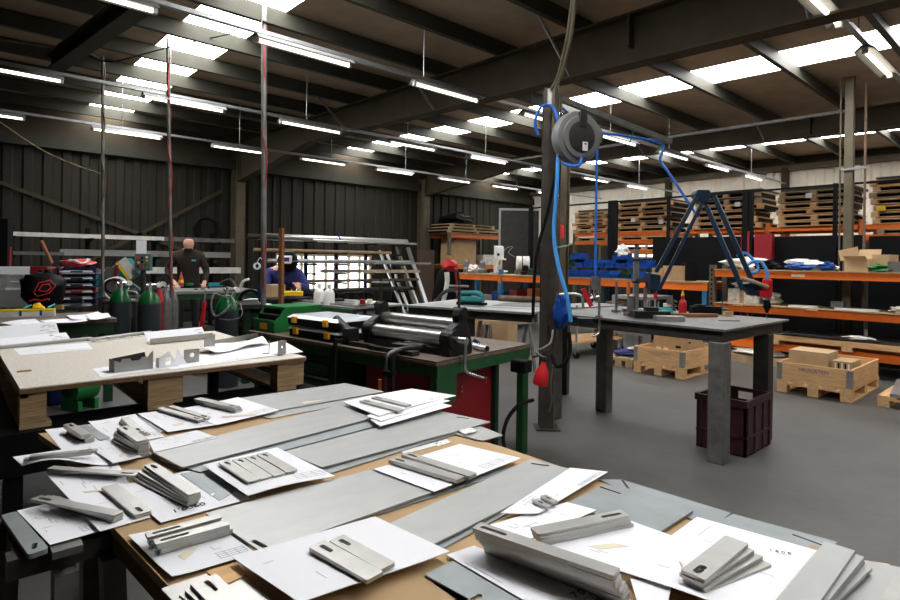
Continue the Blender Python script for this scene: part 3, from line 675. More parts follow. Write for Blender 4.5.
# ================================================================ chipboard pallet table at the left
def sub(o, *a): return o
CX0, CX1, CY0, CY1, CZ = .275, 1.68, 3.18, 4.75, .80
pt = thing('chipboard_pallet', 'big chipboard topped pallet with plywood blocks at the left', 'pallet', (CX0,CY0,.6))
FP = Matrix.Translation((-CX0,-CY0,-.6))
MB(FP).box(CX0,CX1,CY0,CY1,CZ-.022,CZ).build('chipboard_top', 'chip', pt)
MB(FP).box(CX0-.001,CX1+.001,CY0-.0015,CY0+.004,CZ-.026,CZ-.006).build('front_edge', 'kraft_dark', pt)
for x0 in (CX0, .80, 1.50):
    for y0 in (CY0+.01, CY1-.13):
        MB(FP).box(x0,x0+(.10 if x0 == CX0 else .17),y0,y0+.1,.632,CZ-.024).build('block', 'ply', pt, bevel=.002)
    MB(FP).box(x0,x0+.12,CY0+.005,CY1-.02,.611,.631).build('bottom_plank', 'oldwood', pt)
    MB(FP).box(x0,x0+.03,CY0+.01,CY1-.02,CZ-.05,CZ-.024).build('top_rail', 'ply', pt) if x0 == CX0 else None
ft = thing('steel_frame_table', 'black steel frame carrying the chipboard pallet', 'table', (.3,3.2,0))
FF = Matrix.Translation((-.3,-3.2,0))
f = MB(FF)
f.box(.18,1.75,3.14,3.40,.42,.608).box(.18,1.75,4.68,4.76,.53,.608)
for x in (.2, 1.62): f.box(x,x+.08,3.2,4.7,.54,.607)
f.build('frame', 'black', ft)
for x in (.22,1.62):
    for y in (3.16,4.66): MB(FF).box(x,x+.07,y,y+.06,0,.53).build('leg', 'black', ft)
MB(FF).box(.22,1.7,3.17,3.21,.22,.26).build('stretcher', 'dark_steel', ft)
# things seen under the pallet
g = thing('green_compressor', 'green round machine on the floor under the chipboard pallet', 'machine', (*(0.97, 6.116, 0.099)[:2],0), .5)
MB().cyl((-.11,0,.2),(.11,0,.2),.12,n=20).build('drum', 'green_bin', g, smooth=True)
MB().cyl((-.125,0,.2),(-.11,0,.2),.07,n=16).build('end_plate', 'green_dk', g, smooth=True)
MB().box(-.10,-.06,-.11,.11,0,.09).box(.06,.10,-.11,.11,0,.09).build('foot', 'green_bin', g)
tag(MB(fr((*(0.845, 6.497, 0.046)[:2],0),.4)).box(-.12,.09,-.1,.15,0,.30).build('crate','navy_tray', bevel=.01), 'dark blue crate on the floor beside the green round machine', 'crate')

# drawings and folded parts on the chipboard
z = CZ
paper([(0.608, 3.507, 0.8),(0.907, 3.582, 0.8),(0.942, 3.287, 0.8),(0.6, 3.235, 0.8)], z+.0005, 'drawing sheet under the scalloped bracket', lines=4, seed=31)
paper([(0.883, 3.443, 0.8),(1.379, 3.682, 0.8),(1.39, 3.3, 0.8),(0.925, 3.228, 0.8)], z+.002, 'drawing sheet at the front edge of the chipboard', lines=4, seed=32)
paper([(1.373, 3.737, 0.8),(1.84, 3.847, 0.8),(1.741, 3.338, 0.8),(1.349, 3.289, 0.8)], z+.0035, 'drawing sheet under the upright bracket at the board corner', lines=4, seed=33, f=lambda u,w: .008*max(0,u-.8)*5*(1-w))
paper([(1.216, 3.753, 0.8),(1.769, 4.026, 0.8),(1.681, 3.726, 0.8),(1.252, 3.537, 0.8)], z+.012, 'rumpled drawing in the middle of the loose sheet metal', lines=3, seed=34, f=lambda u,w: .010*math.sin(u*7+w*3)+.01)
paper([(0.354, 4.545, 0.8),(0.761, 4.574, 0.8),(0.738, 4.234, 0.8),(0.362, 4.207, 0.8)], z+.0015, 'drawing sheet lying on the bare chipboard', lines=4, seed=35)
# two sheets propped almost upright, printed side to the viewer
def propped(pa, pb, h, lean, label, lines=8, seed=1):
    pa, pb = Vector(pa), Vector(pb); d = pb-pa; n = Vector((-d.y, d.x, 0)).normalized()
    top = n*lean+Vector((0,0,h)); th = Vector((0,0,0))+n*.0015
    mb = MB().extrude([pa,pb,pb+top,pa+top], th); o = mb.build('drawing_sheet','paper',loc=pa); tag(o, label, 'paper')
    rn = random.Random(seed); l = MB()
    for k in range(lines):
        u = .72+.22*rn.random(); w = .15+.7*rn.random()
        p = d*u+top*w-n*.001; q = d*min(.97,u+.04+.1*rn.random())+top*w-n*.001
        l.bar(p,q,.0006,.003)
    l.build('printed_lines','ink',o)
    return o
propped((0.235, 4.629, 0.81),(0.697, 4.809, 0.81), .040, .05, 'lower drawing sheet leaning behind the long steel strip', 6, 8)
propped((0.243, 4.796, 0.815),(0.661, 4.987, 0.815), .100, .05, 'large drawing sheet propped up at the left edge of the board', 12, 5)
propped((1.082, 4.329, 0.815),(1.503, 4.42, 0.815), .055, .06, 'drawing sheet propped up behind the long steel profile', 8, 6)
# long strips
def strip(pa, pb, w, h, zz, label, m='steel', cat='metal strip', name='steel_strip'):
    pa, pb = Vector(pa), Vector(pb); pa.z = pb.z = zz+h/2
    return tag(MB().bar(pa,pb,w,h).build(name,m,bevel=.001), label, cat)
strip((0.252, 4.571, 0.8),(0.815, 4.717, 0.8),.05,.018,z+.003,'long steel strip lying along the left of the chipboard')
strip((0.774, 4.685, 0.8),(1.162, 4.877, 0.8),.07,.012,z+.001,'steel strip at the back of the chipboard, lower piece')
strip((0.788, 4.554, 0.8),(1.162, 4.733, 0.8),.03,.01,z+.001,'narrow steel strip at the back of the chipboard, front piece', 'bright')
strip((0.894, 4.608, 0.82),(1.22, 4.829, 0.82),.03,.012,z+.014,'steel strip lying across the back pile', 'steel_cut')
def profile(pa, pb, h, w, zz, label, m='steel', name='steel_profile'):
    pa, pb = Vector(pa), Vector(pb); pa.z = pb.z = zz; d = (pb-pa); n = Vector((-d.y,d.x,0)).normalized(); k = Vector((0,0,1))
    t = .003
    poly = [pa, pa+n*w, pa+n*w+k*t, pa+n*t+k*t, pa+n*t+k*h, pa+k*h]
    return tag(MB().extrude(poly, d).build(name, m), label, 'metal profile')
profile((1.071, 4.232, 0.8),(1.516, 4.308, 0.8),.036,.05,z+.006,'long folded steel profile before the propped sheet', 'steel_cut')
profile((1.316, 3.885, 0.8),(1.79, 4.144, 0.8),.034,.04,z+.006,'folded steel profile in the middle of the board', 'steel_cut')
# scalloped channel bracket
pa, pb = Vector((0.67, 3.307, 0.8)), Vector((0.856, 3.317, 0.8)); pa.z = pb.z = z+.003
d = pb-pa; n = Vector((-d.y,d.x,0)).normalized(); L = d.length; e = d.normalized()
prof = [0,0]; pts = [(0,0),(L,0),(L,.095),(L*.93,.085),(L*.86,.066),(L*.70,.066),(L*.64,.052),(L*.44,.052),(L*.40,.066),(L*.20,.066),(L*.16,.05),(0,.062)]
bk = thing('scalloped_bracket', 'bent sheet metal bracket with scalloped top on a drawing', 'bracket', pa)
up = Vector((0,0,1))
MB().extrude([e*x+up*h for x,h in pts], n*.003).build('front_flange','steel',bk)
MB().extrude([e*0, e*0+n*.09, e*0+n*.09+up*.062, up*.062], e*.003).build('side_flange','dark_steel',bk)
MB().extrude([e*L, e*L+n*.05, e*L+n*.05+up*.05, e*L+up*.095], -e*.003).build('side_flange','steel',bk)
MB().extrude([e*0+n*.08, e*L+n*.08, e*L*.9+n*.08+up*.08, up*.06+n*.08], n*.003).build('rear_flange','dark_steel',bk)
# folded white card with a window, and small hole brackets
def upright(pa, w, h, ang, label, hole=None, m='steel', name='hole_bracket', foot=.04):
    t = thing(name, label, 'bracket', pa, ang)
    mb = MB(); out = [(0,0),(w,0),(w,h),(0,h)]
    fm = Matrix(((1,0,0,0),(0,0,1,0),(0,1,0,0),(0,0,0,1)))
    mb.F = fm
    if hole:
        hp = [(hole[0]+hole[2]*math.cos(2*PI*k/16), hole[1]+hole[2]*math.sin(2*PI*k/16)) for k in range(16)] if len(hole) == 3 else [(hole[0],hole[1]),(hole[2],hole[1]),(hole[2],hole[3]),(hole[0],hole[3])]
        holed(mb, out, hp, 0, .003)
    else: mb.prism(out, 0, .003)
    mb.build('plate', m, t)
    MB().box(0,w,.003,foot,0,.003).build('base_flange', m, t)
    return t
A0 = math.atan2((1.119, 3.381, 0.8)[1]-(1.024, 3.373, 0.8)[1], (1.119, 3.381, 0.8)[0]-(1.024, 3.373, 0.8)[0])
upright((*(1.028, 3.37, 0.8)[:2],z+.004), .085, .075, A0, 'small steel bracket with a round hole on the front drawing', (.045,.042,.013))
upright((*(1.256, 3.724, 0.8)[:2],z+.022), .07, .085, A0, 'tall narrow steel plate standing in the rumpled drawing', None, 'steel_cut')
upright((*(1.557, 3.308, 0.8)[:2],z+.006), .065, .085, A0+.2, 'steel bracket with a small round hole at the right board corner', (.034,.045,.008))
upright((*(1.53, 3.375, 0.8)[:2],z+.006), .03, .085, A0+.9, 'narrow bright bracket left of the corner bracket', None, 'bright')
hs = MB(); pa = Vector((0.88, 3.298, 0.8)); pa.z = z+.004; ca = Vector((math.cos(A0),math.sin(A0),0)); na = Vector((-math.sin(A0),math.cos(A0),0))
h1 = thing('folded_card', 'white folded card with a square window on the front drawing', 'paper', pa)
mb = MB(Matrix(((ca.x,0,na.x,0),(ca.y,0,na.y,0),(0,1,0,0),(0,0,0,1))))
holed(mb, [(0,0),(.105,0),(.05,.085),(0,.055)], [(.033,.012),(.062,.012),(.062,.052),(.033,.052)], 0, .002); mb.build('card_face','paper',h1)
MB().extrude([Vector((0,0,0)), na*.05, na*.05+up*.05, up*.055], ca*.002).build('card_side','paper',h1)
p2 = Vector((0.976, 3.334, 0.8)); p2.z = z+.004
tag(MB().extrude([p2, p2+ca*.06, p2+ca*.012+up*.09+na*.02], na*.002).build('folded_card','paper'), 'pointed white card standing beside the round hole bracket', 'paper')
tag(MB().box(.30,.36,3.62,3.63,z,z+.008).build('wood_splinter','oldwood'), 'small wood splinter at the left edge of the chipboard', 'wood')

# ================================================================ green desk with trays, bag and crates
dk = thing('green_desk', 'dark green desk at the left with papers and trays', 'desk', (.2,6.3,0))
FD = Matrix.Translation((-.2,-6.3,0)) 
MB(FD).box(-.4,1.28,6.22,7.1,.765,.8).build('desktop','woodtop',dk)
MB(FD).box(-.38,1.26,6.24,6.28,.66,.765).build('apron','green_dk',dk)
for x in (-.36,1.19):
    for y in (6.25,7.02): MB(FD).box(x,x+.07,y,y+.07,0,.765).build('leg','green_dk',dk)
dr = MB(FD).box(-.2,.55,6.3,6.9,.2,.66).build('cupboard','green_dk',dk)
MB(FD).box(-.15,.5,6.285,6.3,.24,.62).build('cupboard_door','green_dk',dr)
for k, lab in enumerate(('white sheet at the front of the green desk','white sheet in the middle of the green desk','crumpled white sheet beside the navy trays','bluish white sheet at the right end of the green desk')):
    paper([((0.406, 6.317, 0.81),(0.769, 6.662, 0.81),(0.735, 5.996, 0.81),(0.503, 5.881, 0.81)),((0.676, 6.234, 0.81),(1.029, 6.55, 0.81),(1.021, 6.104, 0.81),(0.712, 5.918, 0.81)),((0.924, 6.619, 0.81),(1.247, 6.921, 0.81),(1.21, 6.43, 0.81),(0.909, 6.18, 0.81)),((1.086, 6.697, 0.81),(1.283, 6.631, 0.81),(1.223, 6.188, 0.81),(1.036, 6.095, 0.81))][k], .802+.004*k, lab, f=lambda u,w: .006*math.sin(u*5+k), lines=0)
# navy letter trays, one colour red
ts = thing('letter_tray_tower', 'tower of navy letter trays with one red tray on the desk', 'tray rack', (*(1.23, 7.965, 0.707)[:2],.8), -.27)
for k in range(6):
    zz = .012+k*.078; m = 'redpaint' if k == 2 else 'navy_tray'
    t = MB().box(-.19,.19,-.15,.15,zz,zz+.006)
    t.box(-.19,-.183,-.15,.15,zz,zz+.05).box(.183,.19,-.15,.15,zz,zz+.05).box(-.19,.19,.144,.15,zz,zz+.05).box(-.19,.19,-.16,-.152,zz,zz+.02)
    tr_ = t.build('tray', m, ts)
    MB().box(.06,.16,-.1625,-.16,zz+.003,zz+.019).build('label_card','paper',tr_)
    MB().box(-.17,-.06,-.1625,-.16,zz+.003,zz+.019).build('label_card','paper',tr_)
    MB().box(-.15,.12,-.12,.12,zz+.007,zz+.02).build('paper_stack','paper',tr_)
MB().cyl((-.185,-.14,0),(-.185,-.14,.47),.006).cyl((.185,-.14,0),(.185,-.14,.47),.006).build('post','navy_tray',ts)
bp = (1.224, 7.97, 1.253)
rg = MB().blob((ts.location.x,ts.location.y,1.275),(.34,.24,.085),5,.3).build('red_cloth','red'); tag(rg,'red and white cloth bundle on top of the navy trays','cloth')
MB(Matrix.Translation((-rg.location.x,-rg.location.y,-rg.location.z))).tube([Vector((ts.location.x,ts.location.y,1.30))+Vector((math.cos(a)*.13,math.sin(a)*.1,.06*math.sin(2*a)**2)) for a in [k*.7 for k in range(9)]],.014).build('white_trim','paper',rg,smooth=True)
# clear crates at the left edge with stacked folders
cc = thing('clear_crate', 'clear plastic crate with small printed labels at the left edge', 'crate', (*(0.65, 8.284, 0.77)[:2],.8), -.27)
MB().box(-.36,.24,-.17,-.163,0,.36).box(-.36,.24,.16,.167,0,.36).box(-.36,-.353,-.163,.16,0,.36).box(.233,.24,-.163,.16,0,.36).box(-.36,.24,-.17,.167,-.0+.001,.008).build('shell','clear',cc)
MB().box(-.37,.25,-.18,.175,.36,.375).build('lid','clear',cc)
MB().box(-.33,.2,-.14,.13,.01,.2).build('contents','greybits',cc)
for q in ((-.05,.09,.20,.225),(.0,.17,.29,.30),(-.3,-.1,.27,.29)): MB().box(q[0],q[1],-.173,-.170,q[2],q[3]).build('printed_label','whitebits',cc)
t0 = Vector(cc.location)+Vector((0,0,.375)); ex = Vector((math.cos(-.27),math.sin(-.27),0))
fd = MB(fr(t0,-.27)).box(-.17,.16,-.1,.1,0,.085).build('paper_pile','paper'); tag(fd,'white pile of paper on top of the clear crate','paper')
tag(MB(fr(t0+Vector((0,0,0)),-.27)).box(.165,.33,-.1,.1,.0,.09).build('folder_box','redpaint'),'dark maroon box beside the white pile of paper','box')
tag(MB(fr(t0,-.27)).box(.335,.46,-.1,.1,-.0,.085).build('folder_box',mat('faded pink box',(.5,.13,.12),.6)),'faded pink box between the maroon box and red cloth','box')
tag(MB(fr(t0,-.27)).box(.25,.46,-.1,.1,-.375,-.003).build('storage_box','greybits'),'grey storage box under the maroon and pink boxes','box')
tag(MB().cyl((0.994, 8.177, 1.308),(0.894, 8.266, 1.567),.018,.024,n=10).build('hammer_handle','brownwood',smooth=True),'brown wooden handle leaning up behind the pink box','tool handle')
# black bag with a red drawn emblem
bg_ = MB(); bl = Vector((0.861, 7.625, 0.808))
b0 = MB().blob((bl.x,bl.y,.8),(.42,.30,.42),8,.16,18,12).build('tote_bag','black',smooth=True); tag(b0,'black bag with red outline print on the green desk','bag')
pr = MB(); vd = Vector((bl.x,bl.y,0)).normalized(); rr = Vector((vd.y,-vd.x,0))
def bagp(u, h): return Vector((0,0,0))+rr*u-vd*(.165+.02*math.cos(u*9)-max(0,h-.24)*.55)+Vector((0,0,h))
for path in ([(-.09,.20),(-.05,.30),(.05,.33),(.10,.27),(.04,.19),(-.06,.16),(-.09,.20)],[(-.05,.22),(-.02,.28),(.04,.29),(.06,.25),(.02,.21),(-.05,.22)]):
    pr.tube([bagp(u,h) for u,h in path],.005,n=5,smooth=0)
pr.build('printed_emblem','red',b0)
p3 = MB().tube([bagp(u,.12+.008*math.sin(u*60)) for u in [-.13+.02*k for k in range(10)]],.008,n=5,smooth=0); p3.build('printed_lettering','red',b0)
# yellow and white long case, marker pens
lv = thing('level_case', 'long white case with yellow top on the green desk', 'case', (*(0.584, 6.847, 0.8)[:2],.802), -.25)
MB().box(-.62,.28,-.04,.04,0,.05).build('case_body','whitebits',lv); MB().box(-.62,.28,-.04,.04,.0505,.072).build('case_top','yellow',lv)
for x in (-.25,.0,.16): MB().box(x,x+.02,-.043,-.04,.01,.06).build('latch','blue',lv)
for k,x in enumerate((.05,.24)):
    pp = fr(lv.location+Vector((x,0,.078)),-.25+.9)
    tag(MB(pp).cyl((-.03,0,.004),(.05,0,.03),.007,n=8).build('marker_pen','tealtool'),['turquoise marker pen at the left on the yellow topped case','turquoise marker pen at the right on the yellow topped case'][k],'pen')
tag(MB(fr(lv.location+Vector((.14,0,.073)),0)).blob((0,0,0),(.09,.06,.05),4,.5).build('yellow_clamp','yellow'),'crumpled yellow scrap on the yellow topped case','scrap')
tag(MB(fr((*(0.992, 7.574, 0.75)[:2],.802),-.4)).box(-.04,.04,-.03,.03,0,.05).build('small_box','boxtan'),'small brown box between the case and the trays','box')
# dark machine column at the left edge
mc = thing('machine_column', 'dark machine column at the left edge behind the crate', 'machine', (*(0.573, 9.428, 0.808)[:2],0), -.27)
MB().box(-.35,.12,-.15,.15,0,1.86).build('column','black',mc); MB().box(-.3,.13,-.2,.2,0,.5).build('base','dark_steel',mc)
MB().box(.121,.124,-.05,.05,1.2,1.5).build('red_strip','redpaint',mc)

# ================================================================ gas bottles, hoses and welders between desk and bench
def cylinder(x, y, r, h, label, shoulder='cyl_green', body='cyl_grey', valve=True):
    t = thing('gas_cylinder', label, 'gas cylinder', (x,y,0))
    MB().lathe([(r,0),(r,h*.80),(r*.99,h*.81)],n=22).build('body',body,t,smooth=True)
    MB().lathe([(r*.99,h*.81),(r*.9,h*.87),(r*.6,h*.93),(r*.3,h*.96)],n=22).build('shoulder',shoulder,t,smooth=True)
    if valve:
        v = MB().cyl((0,0,h*.96),(0,0,h*1.05),r*.2).cyl((-r*.3,0,h*1.02),(r*.7,0,h*1.02),r*.14).build('valve','bright',t,smooth=True)
        MB().cyl((r*.75,0,h*1.02),(r*.75,-.05,h*1.02),.03).build('pressure_gauge','white_enamel',v,smooth=True)
    return t
cylinder(1.60,7.62,.115,1.06,'dark gas cylinder with a green shoulder beside the desk')
cylinder(1.86,7.40,.125,1.04,'dark gas cylinder with a green shoulder nearer the man')
cylinder(2.34,6.24,.122,1.03,'grey gas cylinder with a green shoulder in the middle')
cylinder(2.16,7.85,.07,1.0,'slim grey gas cylinder beside the red one','greybits','greybits')
cylinder(2.05,7.72,.05,1.04,'slim red gas cylinder among the hoses','red','redpaint')
cylinder(2.28,7.95,.06,.98,'slim grey gas cylinder next to the workbench leg','greybits','greybits')
def hose(pts, r, m, label, name='hose', cat='hose'):
    return tag(MB().tube(pts, r, n=7, smooth=4).build(name, m, smooth=True), label, cat)
def coil(c, r, turns, m, rt, label, ax='v', seed=0):
    rn = random.Random(seed); pts = []
    vd = Vector((c[0],c[1],0)).normalized(); rr = Vector((vd.y,-vd.x,0))
    for k in range(int(turns*10)+1):
        a = 2*PI*k/10; q = r*(1+rn.uniform(-.08,.08))
        pts.append(Vector(c)+rr*q*math.cos(a)+Vector((0,0,q*.95*math.sin(a)))-vd*(.012*k/10))
    return hose(pts, rt, m, label)
coil((1.68, 8.3, 0.991),.14,2.2,'white_enamel',.012,'white hose coiled on the cylinder beside the desk',seed=1)
coil((1.625, 8.081, 1.027),.09,2.5,'black',.016,'black hose coiled inside the white hose coil',seed=2)
coil((2.808, 6.751, 0.904),.11,3,'black',.014,'black cable coil hanging by the welding table',seed=4)
hose([(2.32, 6.046, 0.909),(2.239, 6.052, 0.828),(2.169, 6.115, 0.784),(2.136, 6.144, 0.9),(2.177, 6.175, 1.013),(2.259, 6.169, 0.989),(2.342, 6.162, 0.987)],.012,'greybits','grey hose looped from the middle gas cylinder')
hose([(2.364, 5.94, 0.925),(2.361, 5.876, 0.804),(2.284, 5.945, 0.75),(2.209, 6.079, 0.753)],.007,'greybits','thin grey wire wound round the middle gas cylinder')
hose([(2.092, 8.199, 0.724),(2.123, 8.172, 0.632),(2.172, 8.128, 0.62),(2.181, 8.12, 0.712)],.01,'redcable','short red hose hanging from the slim cylinders')
hose([(2.257, 8.186, 0.944),(2.226, 8.214, 1.037),(2.146, 8.285, 1.062),(2.077, 8.347, 0.981),(2.099, 8.327, 0.821)],.014,'black','black hose bundle arching beside the workbench')
hose([(1.893, 7.975, 0.976),(1.817, 8.043, 1.051),(1.761, 8.093, 0.974),(1.782, 8.075, 0.797)],.016,'teal','turquoise hose draped between the gas cylinders')
hose([(2.425, 6.691, 1.095),(2.511, 6.614, 1.143),(2.525, 6.467, 1.056),(2.415, 6.297, 0.955)],.02,'dark_steel','thick dark hose arching over the middle gas cylinder')
hose([(2.59, 6.543, 1.017),(2.623, 6.513, 1.122),(2.675, 6.467, 1.157)],.016,'white_enamel','white handle leaning beside the coiled cable')
# welding trolleys: lumpy dark cases with fittings behind the cylinders
for k,(px,py,sz,m,lab) in enumerate(((1.15,7.95,(.45,.4,.82),'dark_steel','dark welding set behind the navy trays'),(1.75,8.05,(.4,.4,.86),'dark_steel','dark welding set behind the two gas cylinders'),(2.95,6.95,(.35,.4,.78),'dark_steel','dark welding set behind the middle gas cylinder'))):
    w = thing('welding_set', lab, 'welding machine', (px,py,0), -.6)
    MB().box(-sz[0]/2,sz[0]/2,-sz[1]/2,sz[1]/2,.1,sz[2]).build('case',m,w,bevel=.02)
    MB().box(-sz[0]/2+.04,sz[0]/2-.04,-sz[1]/2-.01,-sz[1]/2,sz[2]-.22,sz[2]-.05).build('control_panel','greybits',w)
    for x in (-.08,.08): MB().cyl((x,-sz[1]/2-.01,sz[2]-.13),(x,-sz[1]/2-.04,sz[2]-.13),.03).build('knob','redpaint' if k == 1 else 'black',w)
    MB().tube([(-.12,0,sz[2]),(-.12,0,sz[2]+.09),(.12,0,sz[2]+.09),(.12,0,sz[2])],.013).build('handle','galv',w,smooth=True)
    for x in (-sz[0]/2,sz[0]/2): MB().cyl((x-.02,.1,.1),(x+.02,.1,.1),.1).build('wheel','rubber',w,smooth=True)
# teal saw with a separate control box and a paper notice
sw = thing('teal_saw', 'tilted teal metal saw with a white strip on its cover', 'saw', (*(2.06, 9.706, 0.739)[:2],0), -.55)
MB().box(-.3,.3,-.25,.25,0,.8).build('base','dark_steel',sw)
c = MB(fr((0,0,1.12),0,0,-.62)); c.box(-.42,.22,-.13,.13,-.13,.16).build('saw_cover','teal',sw,bevel=.02)
MB(fr((0,0,1.12),0,0,-.62)).box(.10,.23,-.134,-.131,-.14,.17).build('white_strip','whitebits',sw)
MB(fr((0,0,1.12),0,0,-.62)).box(.06,.10,-.134,-.131,-.14,.17).build('yellow_stripe','yellow',sw)
MB().box(-.16,-.02,-.2,-.14,.8,1.24).build('blade_guard','mid_steel',sw)
MB().cyl((-.02,-.2,1.0),(.0,-.22,1.27),.022).build('feed_handle','redpaint',sw,smooth=True)
cb = thing('control_box', 'grey machine control box with red, yellow and green buttons', 'control panel', (*(2.27, 9.383, 0.751)[:2],0), -.5)
MB().cyl((0,0,0),(0,0,1.2),.035).build('stand','dark_steel',cb); MB().box(-.11,.11,-.06,.06,1.19,1.44).build('box','teal',cb,bevel=.01)
MB().box(-.105,.105,-.066,-.061,1.2,1.43).build('face_plate','greybits',cb)
for (x,zz,m) in ((-.06,1.38,'red'),(.0,1.38,'black'),(.06,1.39,'whitebits'),(.06,1.34,'yellow'),(-.05,1.31,'yellow'),(.05,1.28,'green_bin'),(-.05,1.25,'black'),(.0,1.25,'red'),(0,1.32,'black')):
    MB().cyl((x,-.066,zz),(x,-.085,zz),.016,n=10).build('button',m,cb)
nb = MB(fr(cb.location,-.5)).box(-.09,.05,-.05,-.046,1.445,1.64).build('paper_notice','paper'); tag(nb,'small white paper notice standing on the control box','notice')

# ================================================================ the workbench of the standing man
wb = thing('green_workbench', 'green legged workbench with pale top before the standing man', 'workbench', (2.5,8.75,0), -.08)
MB().box(0,1.25,0,.95,.86,.9).build('bench_top','steel_cut',wb); MB().box(.02,1.22,.03,.06,.78,.86).build('apron','green',wb)
for x in (.02,1.13):
    for y in (.03,.84): MB().box(x,x+.08,y,y+.08,0,.86).build('leg','green',wb)
MB().box(.05,1.2,.1,.85,.25,.28).build('lower_shelf','dark_steel',wb)
def bottle(p, r, h, m, label, cap='whitebits'):
    t = thing('bottle', label, 'bottle', p)
    MB().lathe([(r*.95,0),(r,h*.06),(r,h*.55),(r*.75,h*.7),(r*.38,h*.8),(r*.38,h*.88)],n=14).build('body',m,t,smooth=True)
    MB().lathe([(r*.42,h*.88),(r*.42,h)],n=12).build('cap',cap,t,smooth=True)
    return t
bt = bottle((*(3.012, 10.083, 0.9)[:2],.901),.037,.25,'pinkliq','plastic bottle with red liquid on the green workbench','clear')
MB().lathe([(.0375,.07),(.0375,.12)],n=14).build('label_band','yellow',bt,smooth=True)
tag(MB(fr((*(2.776, 9.644, 0.9)[:2],.901),.3)).box(-.06,.06,-.02,.02,0,.03).build('hand_tool','yellow'),'yellow handled tool left of the red bottle','tool')
tag(MB(fr((*(3.246, 10.374, 0.9)[:2],.901),.3)).blob((0,0,0),(.14,.08,.05),3,.4).build('clamp_tool','green_bin'),'green clamp tool right of the red bottle','tool')
tag(MB(fr((*(3.615, 10.213, 0.9)[:2],.901),-.1)).box(-.12,.12,-.05,.05,0,.055).build('tool_case',mat('turquoise case',(.02,.28,.30),.5)),'turquoise flat case at the right end of the green workbench','case')
for k,(px,py) in enumerate(((203,289.5),(209,288.5),(196,289.8))):
    tag(MB(fr((*[(3.062, 9.168, 0.9),(3.242, 9.425, 0.9),(2.944, 9.126, 0.9)][k][:2],.901),k)).box(-.03,.03,-.01,.01,0,.015).build('small_tool','black'),['small dark tool in the middle of the workbench','small dark tool right of centre on the workbench','small dark tool nearest the bottle on the workbench'][k],'tool')
# red trolley jack
jk = thing('trolley_jack', 'red trolley jack with upright handle before the workbench', 'jack', (*(2.398, 7.119, 0.423)[:2],0), -.6)
MB().box(-.12,.3,-.1,.1,.04,.2).build('jack_body','red',jk,bevel=.02)
MB().cyl((-.06,0,.2),(.0,0,.86),.03,.024).build('handle','red',jk,smooth=True); MB().cyl((.0,0,.86),(.01,0,1.0),.012).build('handle_tip','bright',jk,smooth=True)
for x in (-.08,.24): MB().cyl((x,-.12,.05),(x,.12,.05),.05).build('wheel','rubber',jk,smooth=True)

# ================================================================ droppers: pipes hanging from the roof
def dropper(top, bot, r, m, label, wire=None, bend=None):
    t = thing('hanging_pipe', label, 'pipe', top)
    top, bot = Vector(top), Vector(bot)
    pts = [Vector((0,0,0)), bot-top]
    if bend: pts = [Vector(bend)-top, Vector(bend)*.15+top*.85-top+Vector((0,0,.02)), Vector((0,0,-.06)), bot-top]
    MB().tube(pts, r, n=10, smooth=0).build('pipe', m, t, smooth=True)
    if wire:
        L = (bot-top).length; w = MB().tube([(bot-top)*(k/14)+Vector((math.sin(k*1.9)*.02-.0,math.cos(k*1.3)*.02-.02,0)) for k in range(15)], .007, n=6)
        w.build('cable', wire, t, smooth=True)
    return t
dropper((1.47,8.08,3.86),(1.50,8.06,.9),.018,'mid_steel','thin hanging pipe left of the teal saw','brownpipe',(.35,8.35,3.86))
dropper((2.06,7.55,4.08),(2.13,7.50,.9),.02,'mid_steel','thin hanging pipe left of the standing man','redcable')
dropper((2.53,5.82,4.06),(2.55,5.78,.9),.028,'mid_steel','thicker hanging pipe with a red cable beside the welder','redcable')
hose([(1.25,8.2,3.9),(1.5,7.9,3.75),(2.0,7.6,3.95),(2.5,6.6,4.0)],.008,'black','black cable looped under the roof lights at the left')
hose([(0.582, 9.688, 3.169),(0.971, 9.205, 2.798),(1.299, 8.777, 2.578),(1.506, 8.12, 2.403)],.008,'oldwood','slack rope running from the leftmost light to a hanging pipe')
tp = (2.389, 5.582, 1.321)
tr2 = thing('tape_roll','white roll of tape hanging from the thick hanging pipe','tape roll',tp,-.84)
MB().pipe((0,-.012,0),(0,.012,0),.036,.022).build('roll','paper',tr2,smooth=True); MB().tube([(0,0,.036),(.015,0,.06),(.03,0,.085),(.05,.0,.07)],.004).build('string','paper',tr2)
wp = (2.821, 5.933, 0.83)
tag(MB().bar((*(2.715, 5.693, 1.045)[:2],0),(2.681, 5.656, 1.722),.075,.03).build('wooden_post','brownwood'),'upright brown timber between the welder and the viewer','timber post')
# ================================================================ table of the welder
wt = thing('welding_table', 'low dark welding table before the crouching welder', 'table', (2.5,6.2,0), 0)
MB().box(0,1.4,0,.65,.84,.88).build('table_top','dark_steel',wt)
for x in (.03,1.3):
    for y in (.03,.55): MB().box(x,x+.07,y,y+.07,0,.84).build('leg','green_dk',wt)
tag(MB(fr((*(3.059, 6.279, 0.9)[:2],.885),.25)).box(-.28,.32,-.16,.16,0,.055).build('black_tray','black',bevel=.01),'black tray on the welding table behind the green bin','tray')
paper([(2.843, 6.598, 0.9),(3.148, 7.061, 0.9),(2.781, 6.079, 0.9),(2.494, 5.615, 0.9)], .884, 'white sheet hanging at the left of the welding table')
tag(MB(fr((3.051, 6.533, 0.945),.2)).box(-.13,.08,-.06,.06,-.01,.14).build('cardboard_box','card'),'open cardboard box before the welder','box')
tag(MB(fr((2.952, 6.621, 0.931),.2)).box(-.08,.06,-.06,.06,-.01,.12).build('blue_container','navy_tray'),'dark blue container left of the cardboard box','container')
yb = MB(fr((3.057, 6.125, 0.979),-.6)).box(-.11,.11,-.05,.05,-.01,.045).build('yellow_case','yellow',bevel=.006); tag(yb,'small yellow case on the welding table','case')
